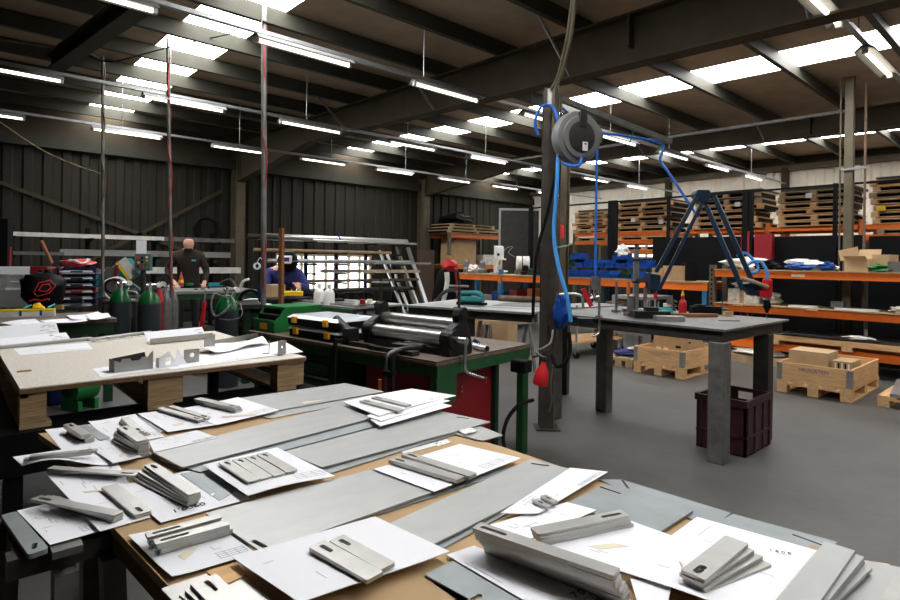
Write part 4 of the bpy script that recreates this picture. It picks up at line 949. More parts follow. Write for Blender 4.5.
MB().box(-.09,.09,-.052,-.05,.012,.03).build('dark_band','amber',yb)
for k,(p,lab) in enumerate((((3.183, 5.743, 0.895),'white plastic bottle at the left behind the green bin'),((3.216, 5.579, 0.888),'white plastic bottle nearer the clear lidded cases'))):
    bottle((p[0],p[1],.901),.06,.22,'white_enamel',lab)

# ================================================================ green bench in the middle with the slip roll
BA = math.atan2(4.59-2.56, 1.90-2.2)          # direction of the front edge
ub = Vector((math.cos(BA), math.sin(BA), 0)); vb = Vector((math.sin(BA), -math.cos(BA), 0))   # along the front, and into the depth
BO = Vector((2.205, 2.565, 0)); BL, BD, BZ = 2.07, 1.05, .80
def B(a, b, h=0.): return BO+ub*a+vb*b+Vector((0,0,h))
FB = Matrix((( ub.x, vb.x, 0, 0),(ub.y, vb.y, 0, 0),(0,0,1,0),(0,0,0,1)))      # local bench frame: a, b, z
gb = thing('green_bench', 'green workbench with brown top, drawer cabinet and red under cabinet', 'workbench', BO)
def bm(): return MB(FB)
bm().box(0,BL,0,BD,BZ-.012,BZ).build('bench_top','woodtop',gb)
bm().box(-.004,BL,-.004,BD+.004,BZ-.028,BZ-.013).build('top_edge','brownpipe',gb)
bm().box(0.0,BL,.01,.05,BZ-.10,BZ-.029).build('front_apron','green',gb)
bm().box(0.0,.04,.05,BD,BZ-.10,BZ-.029).build('end_apron','green',gb)
bm().box(0.005,.06,.012,.06,0,BZ-.1).build('leg','green',gb); bm().box(0.005,.06,BD-.08,BD-.01,0,BZ-.1).build('leg','green',gb)
bm().box(.004,.012,.06,.20,.53,BZ-.1).build('gusset_plate','green',gb)
bm().box(.004,.012,BD-.14,BD-.08,.60,BZ-.1).build('gusset_plate','green',gb)
cab = bm().box(1.02,2.04,.05,.75,.06,BZ-.1).build('cabinet','green',gb)
bm().box(1.06,2.0,.04,.05,BZ-.245,BZ-.12).build('drawer','green',cab); bm().box(1.06,2.0,.035,.04,BZ-.165,BZ-.15).build('drawer_pull','green_dk',cab)
bm().box(1.10,1.52,.04,.05,.12,BZ-.30).build('cabinet_door','green',cab); bm().box(1.56,1.98,.04,.05,.12,BZ-.30).build('cabinet_door','green',cab)
bm().box(1.06,2.0,.036,.05,BZ-.275,BZ-.262).build('cabinet_rail','galv',cab)
bm().box(.06,1.02,.7,.74,.1,BZ-.1).build('rear_panel','green_dk',gb)
rc = thing('red_cabinet', 'dark red steel cabinet standing under the bench end', 'cabinet', B(.2,.1))
MB(FB).box(-.11,.55,.02,.59,0,.68).build('cabinet_body','redpaint',rc)
MB(FB).box(-.10,.54,.0,.60,.681,.70).build('cabinet_top','dark_steel',rc)
for (b,h) in ((.26,.58),(.26,.55),(.53,.60),(.53,.57)): MB(FB).cyl((-.111,b,h),(-.114,b,h),.007,n=8).build('bolt','galv',rc)
MB(FB).cyl((-.09,.52,.655),(-.09,.66,.655),.014).build('rail_handle','redpaint',rc,smooth=True)

# slip roll machine
sr = thing('slip_roll', 'hand cranked slip roll with three bright steel rollers', 'rolling machine', B(.405,.27,BZ))
ru, rv = ub, vb
def S(a, b, h): return ub*a+vb*b+Vector((0,0,h))
for (b,h,r) in ((-.05,.105,.045),(.045,.185,.042),(.095,.085,.036)):
    MB().cyl(S(-.30,b,h),S(.37,b,h),r,n=24).build('roller','roller',sr,smooth=True)
for a, nm in ((-.33,'right'),(.40,'left')):
    h = MB(FB)
    h.extrude([(a-.03,-.10,0),(a-.03,.14,0),(a-.03,.14,.05),(a-.03,.11,.16),(a-.03,.075,.21),(a-.03,.09,.25),(a-.03,.07,.29),(a-.03,.01,.29),(a-.03,-.01,.25),(a-.03,.0,.21),(a-.03,-.07,.17),(a-.03,-.11,.13),(a-.03,-.11,.07)], (.06,0,0))
    hs_ = h.build('end_frame','cast',sr,bevel=.006)
    MB(FB).cyl((a-.045,-.05,.105),(a+.045,-.05,.105),.062,n=18).build('bearing_boss','cast',hs_,smooth=True)
    MB(FB).cyl((a-.04,.04,.27),(a+.04,.04,.27),.035,n=16).build('clamp_cap','cast',hs_,smooth=True)
    MB(FB).cyl((a,.03,.29),(a,.03,.47),.010,n=8).build('screw_rod','dark_steel',hs_,smooth=True)
    MB(FB).cyl((a-.06,.05,.44),(a+.06,-.0,.44),.007,n=8).build('tee_bar','galv',hs_,smooth=True)
MB(FB).box(-.30,.37,-.09,-.04,.0,.045).box(-.30,.37,.06,.12,.0,.04).build('bed_rail','dark_steel',sr)
MB(FB).cyl((-.376,-.05,.105),(-.46,-.05,.105),.024,n=14).build('crank_shaft','bright',sr,smooth=True)
ck = MB(FB).tube([(-.45,-.05,.105),(-.45,-.055,.0),(-.455,-.05,-.075),(-.46,.0,-.105),(-.47,.12,-.145)],lambda t: .013-.004*t,n=8,smooth=2).build('crank_handle','bright',sr,smooth=True)
# left pedal like grip of the roll
lg = thing('roll_bending_bar', 'black round grip on a lever at the left of the slip roll', 'lever', B(1.02,.12,BZ+.001))
MB(FB).cyl((.06,.0,.16),(-.12,-.03,.085),.033,n=18).build('grip','cast',lg,smooth=True)
MB(FB).box(-.16,-.09,-.07,.03,.0,.115).build('bracket','cast',lg,bevel=.006)
MB(FB).bar((-.10,-.135,.05),(-.10,-.135,-.42),.022,.022).bar((-.10,-.06,.03),(-.10,-.135,.03),.022,.022).build('lever_arm','cast',lg)
tag(MB(FB).box(.45,.85,.05,.09,0,.03).build('flat_bar','dark_steel',loc=(0,0,0)),'dark square bar lying before the slip roll','metal bar').location = BO+Vector((0,0,BZ))
hk = thing('bent_tube_stand', 'dark bent tube hooked over the front edge of the bench', 'tube', B(.28,.0,BZ))
MB(FB).tube([(.0,.22,.035),(.02,.06,.035),(.03,.0,.03),(.045,-.035,.0),(.045,-.04,-.06),(.045,-.04,-.25)],.016,n=10,smooth=3).build('outer_tube','cast',hk,smooth=True)
MB(FB).tube([(.06,.2,.03),(.085,.05,.03),(.10,-.03,.0),(.105,-.04,-.06),(.105,-.04,-.26)],.010,n=8,smooth=3).build('inner_rod','mid_steel',hk,smooth=True)
MB(FB).box(.03,.12,-.06,-.02,-.13,-.10).build('clip','cast',hk); MB(FB).cyl((.15,-.05,-.16),(.15,-.05,-.24),.012).build('grip','orange_dk',hk,smooth=True)
MB(FB).box(-.06,.34,.02,.09,.002,.03).build('foot_bar','dark_steel',hk)
tag(MB(FB).extrude([(.02,.15,.04),(.22,.12,.045),(.20,.24,.05),(.0,.26,.045)],(0,0,.003)).build('steel_offcut','bright',loc=(0,0,0)),'bright steel offcut lying beside the bent tube','metal offcut').location = B(.28,.0,BZ-.0)
tb2 = MB().pipe((2.7, 2.63, 0.822),(2.804, 3.146, 0.822),.022,.018).build('steel_tube','bright',smooth=True); tag(tb2,'bright open ended steel tube lying at the bench end','tube')
tag(MB(FB).blob((0,0,0),(.07,.05,.05),4,.4).build('blue_fitting','navy_tray',loc=(0,0,0)),'small dark blue fitting at the back of the bench','fitting').location = B(.18,.62,BZ)

# clear lidded organiser cases
for k in range(2):
    t = thing('organizer_case', ['lower black organiser case with milky lid and amber clasps','upper black organiser case with milky lid and amber clasps'][k], 'case', B(1.28+.02*k,.26,BZ+.002+k*.085), BA, 'organiser cases on the bench')
    MB().box(-.30,.30,-.20,.20,0,.055).build('case_body','black',t,bevel=.01)
    MB().hexa([(-.31,-.21,.056),(.31,-.21,.056),(.31,.21,.056),(-.31,.21,.056),(-.27,-.17,.082),(.27,-.17,.082),(.27,.17,.082),(-.27,.17,.082)]).build('lid','lidplastic',t,bevel=.008)
    for x in (-.21,.17):
        MB().box(x,x+.05,.20,.222,.02,.072).build('clasp','amber',t,bevel=.004)
# green stacking bin
gbx = thing('stacking_bin', 'green plastic stacking bin with an orange label on the bench', 'bin', B(1.78,.06,BZ+.001))
w_, d_, h_ = .30, .46, .20
m_ = MB(FB)
m_.box(0,w_,0,d_,0,.006).box(0,.006,.10,d_,0,h_).box(w_-.006,w_,.10,d_,0,h_).box(0,w_,d_-.006,d_,0,h_).box(0,w_,0,.006,0,.09)
m_.extrude([(0,0,.0),(0,.10,.0),(0,.10,h_),(0,.05,.13),(0,0,.09)],(.006,0,0)).extrude([(w_-.006,0,.0),(w_-.006,.10,.0),(w_-.006,.10,h_),(w_-.006,.05,.13),(w_-.006,0,.09)],(.006,0,0))
m_.build('bin_body','green_bin',gbx)
MB(FB).box(-.008,w_+.008,.09,d_+.006,h_-.02,h_+.004).box(-.002,w_+.002,-.01,0,.08,.10).build('rim','green_bin',gbx)
MB(FB).box(.10,.20,-.004,0,.02,.07).build('label_card','amber',gbx)
MB(FB).box(.02,w_-.02,.03,d_-.03,.008,.14).build('contents','black',gbx)

# ================================================================ second long bench behind: grey strips and rods
lb = thing('long_rear_bench', 'long grey topped bench behind the slip roll', 'workbench', (3.1,4.7,0), BA)
MB().box(.36,1.4,-.95,-.15,.88,.90).build('bench_top','galv',lb); MB().box(.36,1.4,-.17,-.13,.80,.88).build('apron','green',lb)
for x in (.4,1.3):
    for y in (-.93,-.25): MB().box(x,x+.06,y,y+.08,0,.88).build('leg','green_dk',lb)
for k in range(7):
    tag(MB(fr(lb.location,BA)).bar((.34+.02*k,-.22-.08*k,.912),(1.44-.03*k,-.24-.08*k,.912),.05 if k%2 else .03,.02).build('steel_bar',['galv','mid_steel','steel_cut'][k%3]),ORD[k].replace('topmost','first')+' steel bar from the front on the long rear bench','metal bar','steel bars on the rear bench')
tag(MB(fr(lb.location,BA)).box(.9,1.15,-.5,-.38,.925,.945).build('black_bracket','black'),'black flat bracket on the bars of the rear bench','bracket')
tag(MB(fr(lb.location,BA)).box(.40,.66,-.62,-.46,.925,.94).build('yellow_sheet','cream'),'pale yellow sheet on the bars of the rear bench','sheet')
for k in range(3):
    p = fr(lb.location,BA) @ Vector((.42,-.25-.1*k,.923))
    t = MB().lathe([(.03,0),(.03,.025),(.031,.03),(.031,.05)],c=p,n=12).build('spray_cap',['whitebits','redpaint','whitebits'][k],smooth=True); tag(t,['white capped tin nearest the sander on the rear bench','red tin at the right end of the rear bench','white capped tin at the left of the red tin'][k],'tin')

# ================================================================ brown post with hose reel and boom
ps = thing('tool_post', 'tall brown steel post standing beside the steel table', 'post', (3.83,3.03,0), -.75)
a_ = .056
MB().box(-a_,a_,-a_,-a_+.012,.012,2.86).box(-a_,a_,a_-.012,a_,.012,2.86).box(-.006,.006,-a_,a_,.012,2.86).build('column','postbrown',ps)
MB().box(-.09,.11,-.10,.10,0,.012).build('base_plate','dark_steel',ps)
MB().box(-.03,.03,-a_-.004,-a_-.0005,2.72,2.85).build('head_plate','galv',ps)
MB().box(a_+.002,a_+.022,-.015,.015,.4,2.83).build('side_rail','tan',ps)
MB().cyl((a_+.036,.0,.9),(a_+.036,0,2.83),.010).build('conduit','tan',ps,smooth=True)
vdir = Vector((.668,.744,0)); rdir = Vector((.744,-.668,0))
rl = Vector((3.842, 2.76, 2.414))
re_ = thing('hose_reel', 'round grey hose reel hung on the brown post', 'hose reel', rl, 0)
ax = (-vdir*.9+rdir*.38+Vector((0,0,-.05))).normalized()
MB().lathe([(.02,-.09),(.17,-.09),(.205,-.06),(.215,0),(.205,.035),(.17,.045)],n=36,axis=ax).build('casing','reel_grey',re_,smooth=True)
MB().lathe([(.168,.046),(.165,.062),(.13,.066)],n=30,axis=ax).build('outer_ring','reel_grey',re_,smooth=True)
MB().lathe([(.128,.046),(.125,.070),(.09,.078),(.02,.08)],n=30,axis=ax).build('hub_disc','dark_steel',re_,smooth=True)
up = Vector((0,0,1)); sx = ax.cross(up).normalized()*-1; uy = sx.cross(ax)*-1
if uy.z < 0: uy = -uy
fa = Matrix(((sx.x,uy.x,ax.x,0),(sx.y,uy.y,ax.y,0),(sx.z,uy.z,ax.z,0),(0,0,0,1)))
MB(fa).box(.0,.05,-.11,-.04,.0805,.0825).build('maker_label','paper',re_)
MB(fa).box(.015,.035,-.062,-.050,.083,.0835).build('label_mark','redpaint',re_)
MB(fa).box(-.03,.03,.08,.2,.05,.085).build('top_bracket','dark_steel',re_)
MB(fa).extrude([(-.02,.19,-.08),(.16,.15,-.08),(.25,.06,-.08),(.23,-.02,-.08),(.1,-.0,-.08)],(0,0,.10)).build('hose_guide_housing','reel_grey',re_)
MB().bar(-vdir*0+rdir*-.16, rdir*-.10+vdir*.05, .08,.18).build('mount_bracket','dark_steel',re_)
hose([(3.773, 2.66, 2.23),(3.756, 2.675, 2.174),(3.751, 2.748, 2.174),(3.737, 2.827, 2.205)],.012,'blue_hose','blue hose end looping under the hose reel')
hose([(3.684, 3.036, 2.456),(3.649, 3.041, 2.558),(3.669, 2.996, 2.677),(3.73, 2.941, 2.687),(3.752, 2.895, 2.592),(3.753, 2.867, 2.4)],.012,'blue_hose','dark blue hose looped over the top of the post')
hose([(3.733, 2.857, 2.395),(3.707, 2.854, 1.986),(3.695, 2.864, 1.622),(3.688, 2.804, 1.357),(3.697, 2.729, 1.137),(3.706, 2.694, 0.934)],.016,'sky_hose','bright blue hose running down beside the post')
tag(MB().cyl((3.718, 2.845, 2.367),(3.719, 2.843, 2.245),.014,n=10).build('hose_coupling','bright',smooth=True),'bright hose coupling beside the reel','coupling')
dh = thing('drop_hose','dark blue hose hanging straight down from the reel','hose',(3.964, 2.65, 2.318))
q0, q1 = Vector((3.964, 2.65, 2.318)), Vector((3.963, 2.651, 1.295))
MB().tube([(0,0,0),(q1-q0)*.5,(q1-q0)],.010,n=8,smooth=2).build('hose','blue_hose',dh,smooth=True)
MB(Matrix.Translation(q1-q0)).box(-.02,.02,-.02,.02,-.11,0).build('quick_coupling','greybits',dh)
MB(Matrix.Translation(q1-q0)).cyl((0,0,-.11),(0,0,-.17),.012).build('nozzle','bright',dh,smooth=True)
hose([(3.636, 2.649, 3.448),(3.698, 2.728, 3.201),(3.77, 2.865, 2.958),(3.785, 2.945, 2.814),(3.782, 2.948, 2.499)],.017,'tan','pale cable conduit rising from the post to the roof')
hose([(3.635, 2.677, 3.457),(3.691, 2.761, 3.193),(3.762, 2.899, 2.939),(3.776, 2.98, 2.837)],.012,'tan','second thinner conduit rising from the post to the roof')
hose([(3.766, 2.908, 2.161),(3.737, 2.962, 1.833),(3.673, 3.019, 1.485),(3.642, 3.02, 1.213),(3.639, 3.023, 0.941)],.014,'black','black cable running down the face of the post')
bo_ = thing('swing_boom', 'long thin steel boom reaching out from the top of the post', 'boom', (3.86,3.0,2.80))
e0, e1 = Vector((0.02,0,.0)), Vector((4.869, 2.484, 2.495))-Vector((3.86,3.0,2.80))
MB().bar(e0,e1,.045,.045).build('boom_arm','mid_steel',bo_)
MB().cyl((0,0,-.1),(0,0,.1),.03).build('hinge','dark_steel',bo_,smooth=True)
bh = Vector((3.86,3.0,2.80))
hose([bh+e0+Vector((0,0,-.05)), bh+e1*.3+Vector((0,0,-.16)), bh+e1*.6+Vector((0,0,-.10)), bh+e1*.92+Vector((0,0,-.05)), (4.778, 2.538, 2.329), (4.804, 2.474, 2.218), (4.883, 2.363, 2.003), (4.957, 2.27, 1.818)],.012,'blue_hose','blue hose festooned along the boom to the balance arm')
hose([(4.448, 2.66, 2.414),(4.49, 2.648, 2.515),(4.512, 2.643, 2.587)],.005,'green_bin','short green tie cord under the boom, nearer the post')
hose([(4.71, 2.559, 2.367),(4.752, 2.535, 2.441),(4.78, 2.523, 2.505)],.005,'green_bin','short green tie cord at the end of the boom')
hose([(3.743, 2.889, 1.519),(3.933, 2.92, 1.541),(4.053, 2.947, 1.562)],.008,'green_bin','short green cord beside the post')
# things on the post near the bench end
rp = thing('red_hand_lamp', 'red hand lamp hanging from cables at the bench end', 'hand lamp', (3.152, 2.546, 0.538))
MB().lathe([(.05,0),(.055,.02),(.045,.10),(.02,.14),(.018,.165)],n=16,axis=(.12,-.1,1)).build('lamp_body','red',rp,smooth=True)
MB().lathe([(.016,.165),(.02,.18),(.015,.2)],n=12,axis=(.12,-.1,1)).build('collar','dark_steel',rp,smooth=True)
hose([(3.165, 2.534, 0.735),(3.167, 2.599, 0.761),(3.334, 2.652, 0.775),(3.526, 2.747, 0.785),(3.617, 2.8, 0.866)],.009,'mid_steel','grey cable from the red hand lamp to the post')
hose([(3.128, 2.594, 0.73),(3.334, 2.651, 0.731),(3.527, 2.747, 0.762),(3.593, 2.822, 0.905)],.007,'black','black cable looped over the bench end')
hose([(3.194, 2.643, 0.407),(3.043, 2.644, 0.395),(2.944, 2.665, 0.302),(2.888, 2.648, 0.179),(2.877, 2.591, 0.086)],.014,'rubber','thick black hose curving down from the bench leg')
hose([(3.67, 2.685, 0.858),(3.678, 2.679, 0.718),(3.65, 2.704, 0.615),(3.638, 2.782, 0.582),(3.654, 2.835, 0.66)],.016,'rubber','thick black hose hanging in a loop under the blue hose')
hose([(3.62, 2.797, 0.589),(3.61, 2.807, 0.431),(3.617, 2.8, 0.313),(3.601, 2.815, 0.217)],.006,'mid_steel','thin grey wire hanging behind the red hand lamp')
tag(MB(fr((2.975, 2.57, 0.646),BA)).box(-.06,.06,-.05,.05,0,.085).build('socket_box','black',bevel=.01),'black socket box under the bench end','socket box')
bb = MB().blob((3.762, 2.832, 0.861),(.14,.13,.26),8,.22,14,10).build('blue_bag','blue',smooth=True); tag(bb,'dark blue plastic bag hanging at the post','bag')

# ================================================================ steel table at the right with the balance arm
TX0, TX1, TY0, TY1, TZ = 4.065, 5.33, 1.655, 3.27, .95
st = thing('steel_table', 'big welded steel table with square tube legs at the right', 'table', (TX0,TY0,0))
ST = Matrix.Translation((-TX0,-TY0,0))
MB(ST).box(TX0,TX1,TY0,TY1,TZ-.016,TZ).build('table_top','mid_steel',st)
ap = MB(ST).box(TX0+.02,TX0+.08,TY0+.03,TY1,TZ-.095,TZ-.016).box(TX1-.12,TX1-.06,TY0+.03,TY1,TZ-.095,TZ-.016).box(TX0+.08,TX1-.12,TY0+.03,TY0+.09,TZ-.095,TZ-.016).box(TX0+.08,TX1-.12,TY1-.07,TY1-.01,TZ-.095,TZ-.016)
ap.build('apron_frame','dark_steel',st)
for (x,y,m) in ((TX0+.01,1.665,'mid_steel'),(4.66,2.98,'mid_steel'),(4.90,1.665,'dark_steel'),(TX0+.01,3.13,'mid_steel')):
    MB(ST).box(x,x+.115,y,y+.115,0,TZ-.095).build('leg',m,st,bevel=.006)
cr = thing('plastic_crate', 'dark maroon plastic crate on the floor under the steel table', 'crate', (4.37,1.63,0))
w_, d_, h_ = .49, .36, .41
c_ = MB().box(0,w_,0,d_,.0,.012)
for (a,b,c1,d1) in ((0,w_,0,.012),(0,w_,d_-.012,d_),(0,.012,0,d_)): c_.box(a,b,c1,d1,0,h_)
c_.box(w_-.012,w_,0,d_,0,h_-.09).box(w_-.012,w_,0,.12,h_-.09,h_).box(w_-.012,w_,.24,d_,h_-.09,h_).box(w_-.012,w_,.12,.24,h_-.03,h_)
c_.build('crate_shell','maroon',cr)
rb = MB().box(-.012,w_+.012,-.012,0,h_-.05,h_).box(-.012,w_+.012,d_,d_+.012,h_-.05,h_).box(-.012,0,0,d_,h_-.05,h_).box(w_,w_+.012,0,d_,h_-.025,h_)
for x in (.02,.16,.32,.45): rb.box(x,x+.02,-.010,0,.01,h_-.05)
for y in (.02,.12,.23,.32): rb.box(-.010,0,y,y+.02,.01,h_-.05)
rb.box(0,w_,-.010,0,.13,.15).box(-.01,0,0,d_,.13,.15); rb.build('ribs','maroon',cr)
# column with clamps, balance arm and hanging tool
cl = thing('round_column', 'bright round steel column clamped on the steel table', 'column', (4.56,2.63,TZ))
MB().cyl((0,0,0),(0,0,.58),.024,n=16).build('tube','roller',cl,smooth=True); MB().cyl((0,0,.58),(0,0,.61),.014,.006).build('tip','dark_steel',cl,smooth=True)
MB().cyl((0,0,.28),(0,0,.30),.036).build('collar','dark_steel',cl,smooth=True); MB().cyl((0,0,.47),(0,0,.49),.036).build('collar','dark_steel',cl,smooth=True)
MB().cyl((0,0,0),(0,0,.03),.06).build('foot_ring','dark_steel',cl,smooth=True)
ba = thing('balance_arm', 'dark blue folding balance arm carrying a red air tool', 'tool arm', (4.529, 2.452, 1.178))
o_ = Vector(ba.location)
def A(px, py, d): return None
base = [Vector((4.509, 2.471, 1.331))-o_, Vector((4.531, 2.451, 1.076))-o_]
MB().hexa([Vector((0,0,-.0))+v for v in (rdir*-.04+vdir*-.05, rdir*.045+vdir*-.05, rdir*.045+vdir*.08, rdir*-.04+vdir*.08, rdir*-.045+vdir*-.05+up*.15, rdir*.05+vdir*-.05+up*.13, rdir*.05+vdir*.08+up*.13, rdir*-.045+vdir*.08+up*.15)]).build('base_block','navy',ba,bevel=.01)
MB().cyl(Vector((0,0,.01)),Vector((0,0,-.03)),.03,n=14).build('mount_pin','dark_steel',ba,smooth=True)
MB().bar(rdir*-.03+up*.08, Vector((4.56,2.63,0))-Vector((o_.x,o_.y,-.08)), .03,.04).build('clamp_arm','dark_steel',ba)
j1 = Vector((4.744, 2.125, 1.998))-o_; j1b = Vector((4.845, 2.169, 1.951))-o_
s1 = Vector((4.5, 2.411, 1.332))-o_; s2 = Vector((4.52, 2.393, 1.181))-o_
MB().bar(s1,Vector((4.701, 2.164, 1.972))-o_,.022,.032).build('lower_arm_bar','navy',ba); MB().bar(s2,Vector((4.733, 2.135, 1.915))-o_,.018,.028).build('lower_arm_bar','navy',ba)
MB(Matrix.Translation(j1)).extrude([rdir*-.05+up*.03, rdir*.05+up*.03, rdir*.07+up*-.02, rdir*.02+up*-.09, rdir*-.02+up*-.08, rdir*-.07+up*-.01],vdir*.12).build('elbow_joint','navy',ba,bevel=.01)
k0, k1 = Vector((4.756, 2.047, 1.968))-o_, Vector((4.797, 1.742, 1.245))-o_
k2, k3 = Vector((4.708, 2.091, 1.893))-o_, Vector((4.732, 1.8, 1.204))-o_
MB().bar(k0,k1,.022,.036).build('upper_arm_bar','navy',ba); MB().bar(k2,k3,.022,.036).build('upper_arm_bar','navy',ba)
wr = Vector((4.803, 1.737, 1.221))-o_
MB(Matrix.Translation(wr)).extrude([rdir*-.10+up*.03, rdir*.02+up*.05, rdir*.10+up*-.0, rdir*.09+up*-.06, rdir*-.03+up*-.06],vdir*.07).build('wrist_block','navy',ba,bevel=.008)
tl = Vector((4.874, 1.672, 1.128))-o_
MB(Matrix.Translation(tl)).lathe([(.022,.17),(.036,.155),(.036,.04),(.03,.02)],n=16).build('red_motor','red',ba,smooth=True)
MB(Matrix.Translation(tl)).bar((0,0,.05),rdir*-.07+up*.05,.05,.05).build('motor_bracket','red',ba)
MB(Matrix.Translation(tl)).lathe([(.03,.02),(.03,.0),(.022,-.005),(.022,-.02),(.028,-.025),(.028,-.055),(.014,-.085),(.012,-.10)],n=16).build('chuck','black',ba,smooth=True)
MB(Matrix.Translation(tl)).cyl((0,0,.0),(0,0,.02),.031,n=16).build('silver_ring','bright',ba,smooth=True)
MB(Matrix.Translation(tl)).cyl((0,0,-.1),(0,0,-.15),.003,n=6).build('drill_bit','bright',ba,smooth=True)
MB().tube([Vector((4.678, 1.795, 1.3))-o_,Vector((4.731, 1.734, 1.278))-o_,Vector((4.836, 1.653, 1.232))-o_],.014,n=8).build('tool_handle','oldwood',ba,smooth=True)
hose([(4.798, 1.875, 1.474),(4.846, 1.832, 1.499),(4.886, 1.77, 1.428),(4.872, 1.741, 1.364),(4.837, 1.773, 1.339),(4.801, 1.806, 1.378),(4.836, 1.774, 1.427),(4.857, 1.714, 1.428),(4.872, 1.674, 1.349),(4.873, 1.674, 1.294)],.012,'sky_hose','light blue air hose looping down to the red tool')
# small things on the table: helper puts a local frame on the table top at a point
def on(p, rz=0., dz=0.): return fr((p[0],p[1],TZ+.001+dz), rz)
tag(MB(on((4.32, 2.182, 0.95),-.75)).box(-.13,.10,-.035,.035,0,.04).build('steel_block','steel_cut',bevel=.003),'pale steel block at the front of the steel table','steel block')
ph = thing('paddle_handle','brown wooden paddle shaped handle on the steel table','wooden handle',(*(4.823, 2.231, 0.95)[:2],TZ+.001),-.70)
MB().extrude([(-.20,-.02,.0),(-.05,-.035,.0),(.05,-.028,.0),(.12,-.014,.0),(.20,-.018,.0),(.215,0,.0),(.20,.018,.0),(.12,.014,.0),(.0,.03,.0),(-.20,.03,.0)],(0,0,.03)).build('handle_body','brownwood',ph,bevel=.006)
MB().cyl((.19,0,.03),(.19,0,.032),.008).build('hang_hole','black',ph)
rbt = bottle((*(5.02, 2.428, 0.95)[:2],TZ+.001),.036,.17,'red','red squeeze bottle with a yellow nozzle on the steel table','red')
MB().lathe([(.016,.165),(.012,.18),(.004,.215)],n=10).build('nozzle','yellow',rbt,smooth=True)
tag(MB(on((4.674, 2.434, 0.95),-.6)).blob((0,0,0),(.20,.13,.07),9,.35).build('work_glove','tealtool'),'turquoise work glove behind the brown paddle','glove')
tag(MB(on((5.215, 2.301, 0.95),-.72)).box(-.14,.12,-.05,.05,0,.07).box(-.1,-.02,-.05,.05,.07,.085).build('dark_tool_case','rubber',bevel=.006),'black ribbed tool case beside the red bottle','case')
tag(MB(on((5.349, 2.214, 0.95),-.5)).box(-.06,.06,-.03,.03,0,.05).cyl((0,0,.05),(0,0,.12),.006).build('small_vise','greybits'),'small grey vise near the far edge of the steel table','vise')
tag(MB(on((5.179, 2.101, 0.95),-.5)).box(-.03,.05,-.02,.02,0,.04).build('wood_block','pine'),'small pale wood block next to the small vise','wood block')
tag(MB(on((4.732, 1.903, 0.95),-.68)).box(-.08,.08,-.02,.02,0,.004).build('dark_plate','dark_steel'),'thin dark plate lying near the corner of the steel table','plate')
tag(MB(on((4.412, 2.403, 0.95),-.7)).box(-.16,.14,-.06,.06,0,.06).box(-.05,.05,-.04,.04,.06,.09).build('machine_vise','cast',bevel=.004),'black machine vise beside the round column','vise')
tag(MB(on((4.428, 2.596, 0.95),-.7)).box(-.05,.05,-.05,.05,0,.03).cyl((0,0,.03),(0,0,.17),.035).build('steel_stub','mid_steel'),'short thick steel stub left of the round column','stub')
for k,(lab,m,h) in enumerate((('wooden handled clamp left of the round column','orange_dk',.26),('brown handled clamp right of the round column','brownpipe',.22),('red handled toggle clamp beside the balance arm','red',.23))):
    p = ((4.768, 2.827, 0.95),(4.811, 2.68, 0.95),(4.894, 2.626, 0.95))[k]
    t = thing('toggle_clamp',lab,'clamp',(p[0],p[1],TZ+.001),-.7)
    MB().box(-.05,.05,-.03,.03,0,.03).build('base','greybits',t); MB().cyl((0,0,.03),(0,0,h-.1),.010).cyl((.03,0,.03),(.03,0,h-.12),.008).build('spindle','bright',t,smooth=True)
    MB().cyl((0,0,h-.1),(.0,0,h+.02),.018,.014).build('grip',m,t,smooth=True)
tag(MB(on((4.984, 2.509, 0.95),.3)).tube([(.06*math.cos(k*2.1),.05*math.sin(k*2.1),.004+.013*k) for k in range(11)],.004,n=6).build('wire_bundle','brownpipe'),'bundle of upright wires behind the turquoise glove','wire')
tag(MB(on((5.098, 2.616, 0.95),.3)).lathe([(.03,0),(.035,.08)],n=12).build('paper_cup','whitebits'),'small white cup behind the turquoise glove','cup')
tag(MB(on((4.669, 2.891, 0.95),.0)).cyl((0,0,0),(0,0,.28),.012).box(-.03,.03,-.03,.03,.0,.02).build('spindle_rod','greybits'),'thin upright rod left of the wooden handled clamp','rod')
# clamp with a red lever at the left end of the steel table
g1 = thing('lever_clamp','bright clamp with red lever gripping the left table edge','clamp',(*(3.983, 2.688, 0.95)[:2],TZ+.001),-.75)
MB().tube([(-.01,-.05,-.14),(.03,-.05,-.13),(.05,-.04,-.09),(.05,-.035,.02),(.05,-.03,.2),(.05,-.03,.33)],.011,n=8).build('frame_rod','bright',g1,smooth=True)
MB().bar((-.02,-.06,.10),(-.09,-.06,.24),.02,.035).build('red_lever','red',g1); MB().tube([(.05,-.03,.18),(.0,-.03,.17),(-.06,-.03,.15)],.011).tube([(.0,-.03,.17),(-.03,-.03,.22),(-.02,-.03,.3)],.007).build('linkage','bright',g1,smooth=True)
MB().box(-.12,.0,-.07,.02,-.06,.0).build('jaw','cast',g1); MB().cyl((.05,-.03,.0),(.05,-.03,.02),.03).build('nut','bright',g1)
g2 = thing('bent_tube_fixture','bright bent tube handle behind the red levered clamp','handle',(*(4.654, 3.421, 0.95)[:2],TZ+.001),-.75)
MB().tube([(-.12,0,.13),(.02,0,.14),(.10,0,.13),(.14,0,.10),(.15,0,.0)],.014,n=8).build('tube','roller',g2,smooth=True)

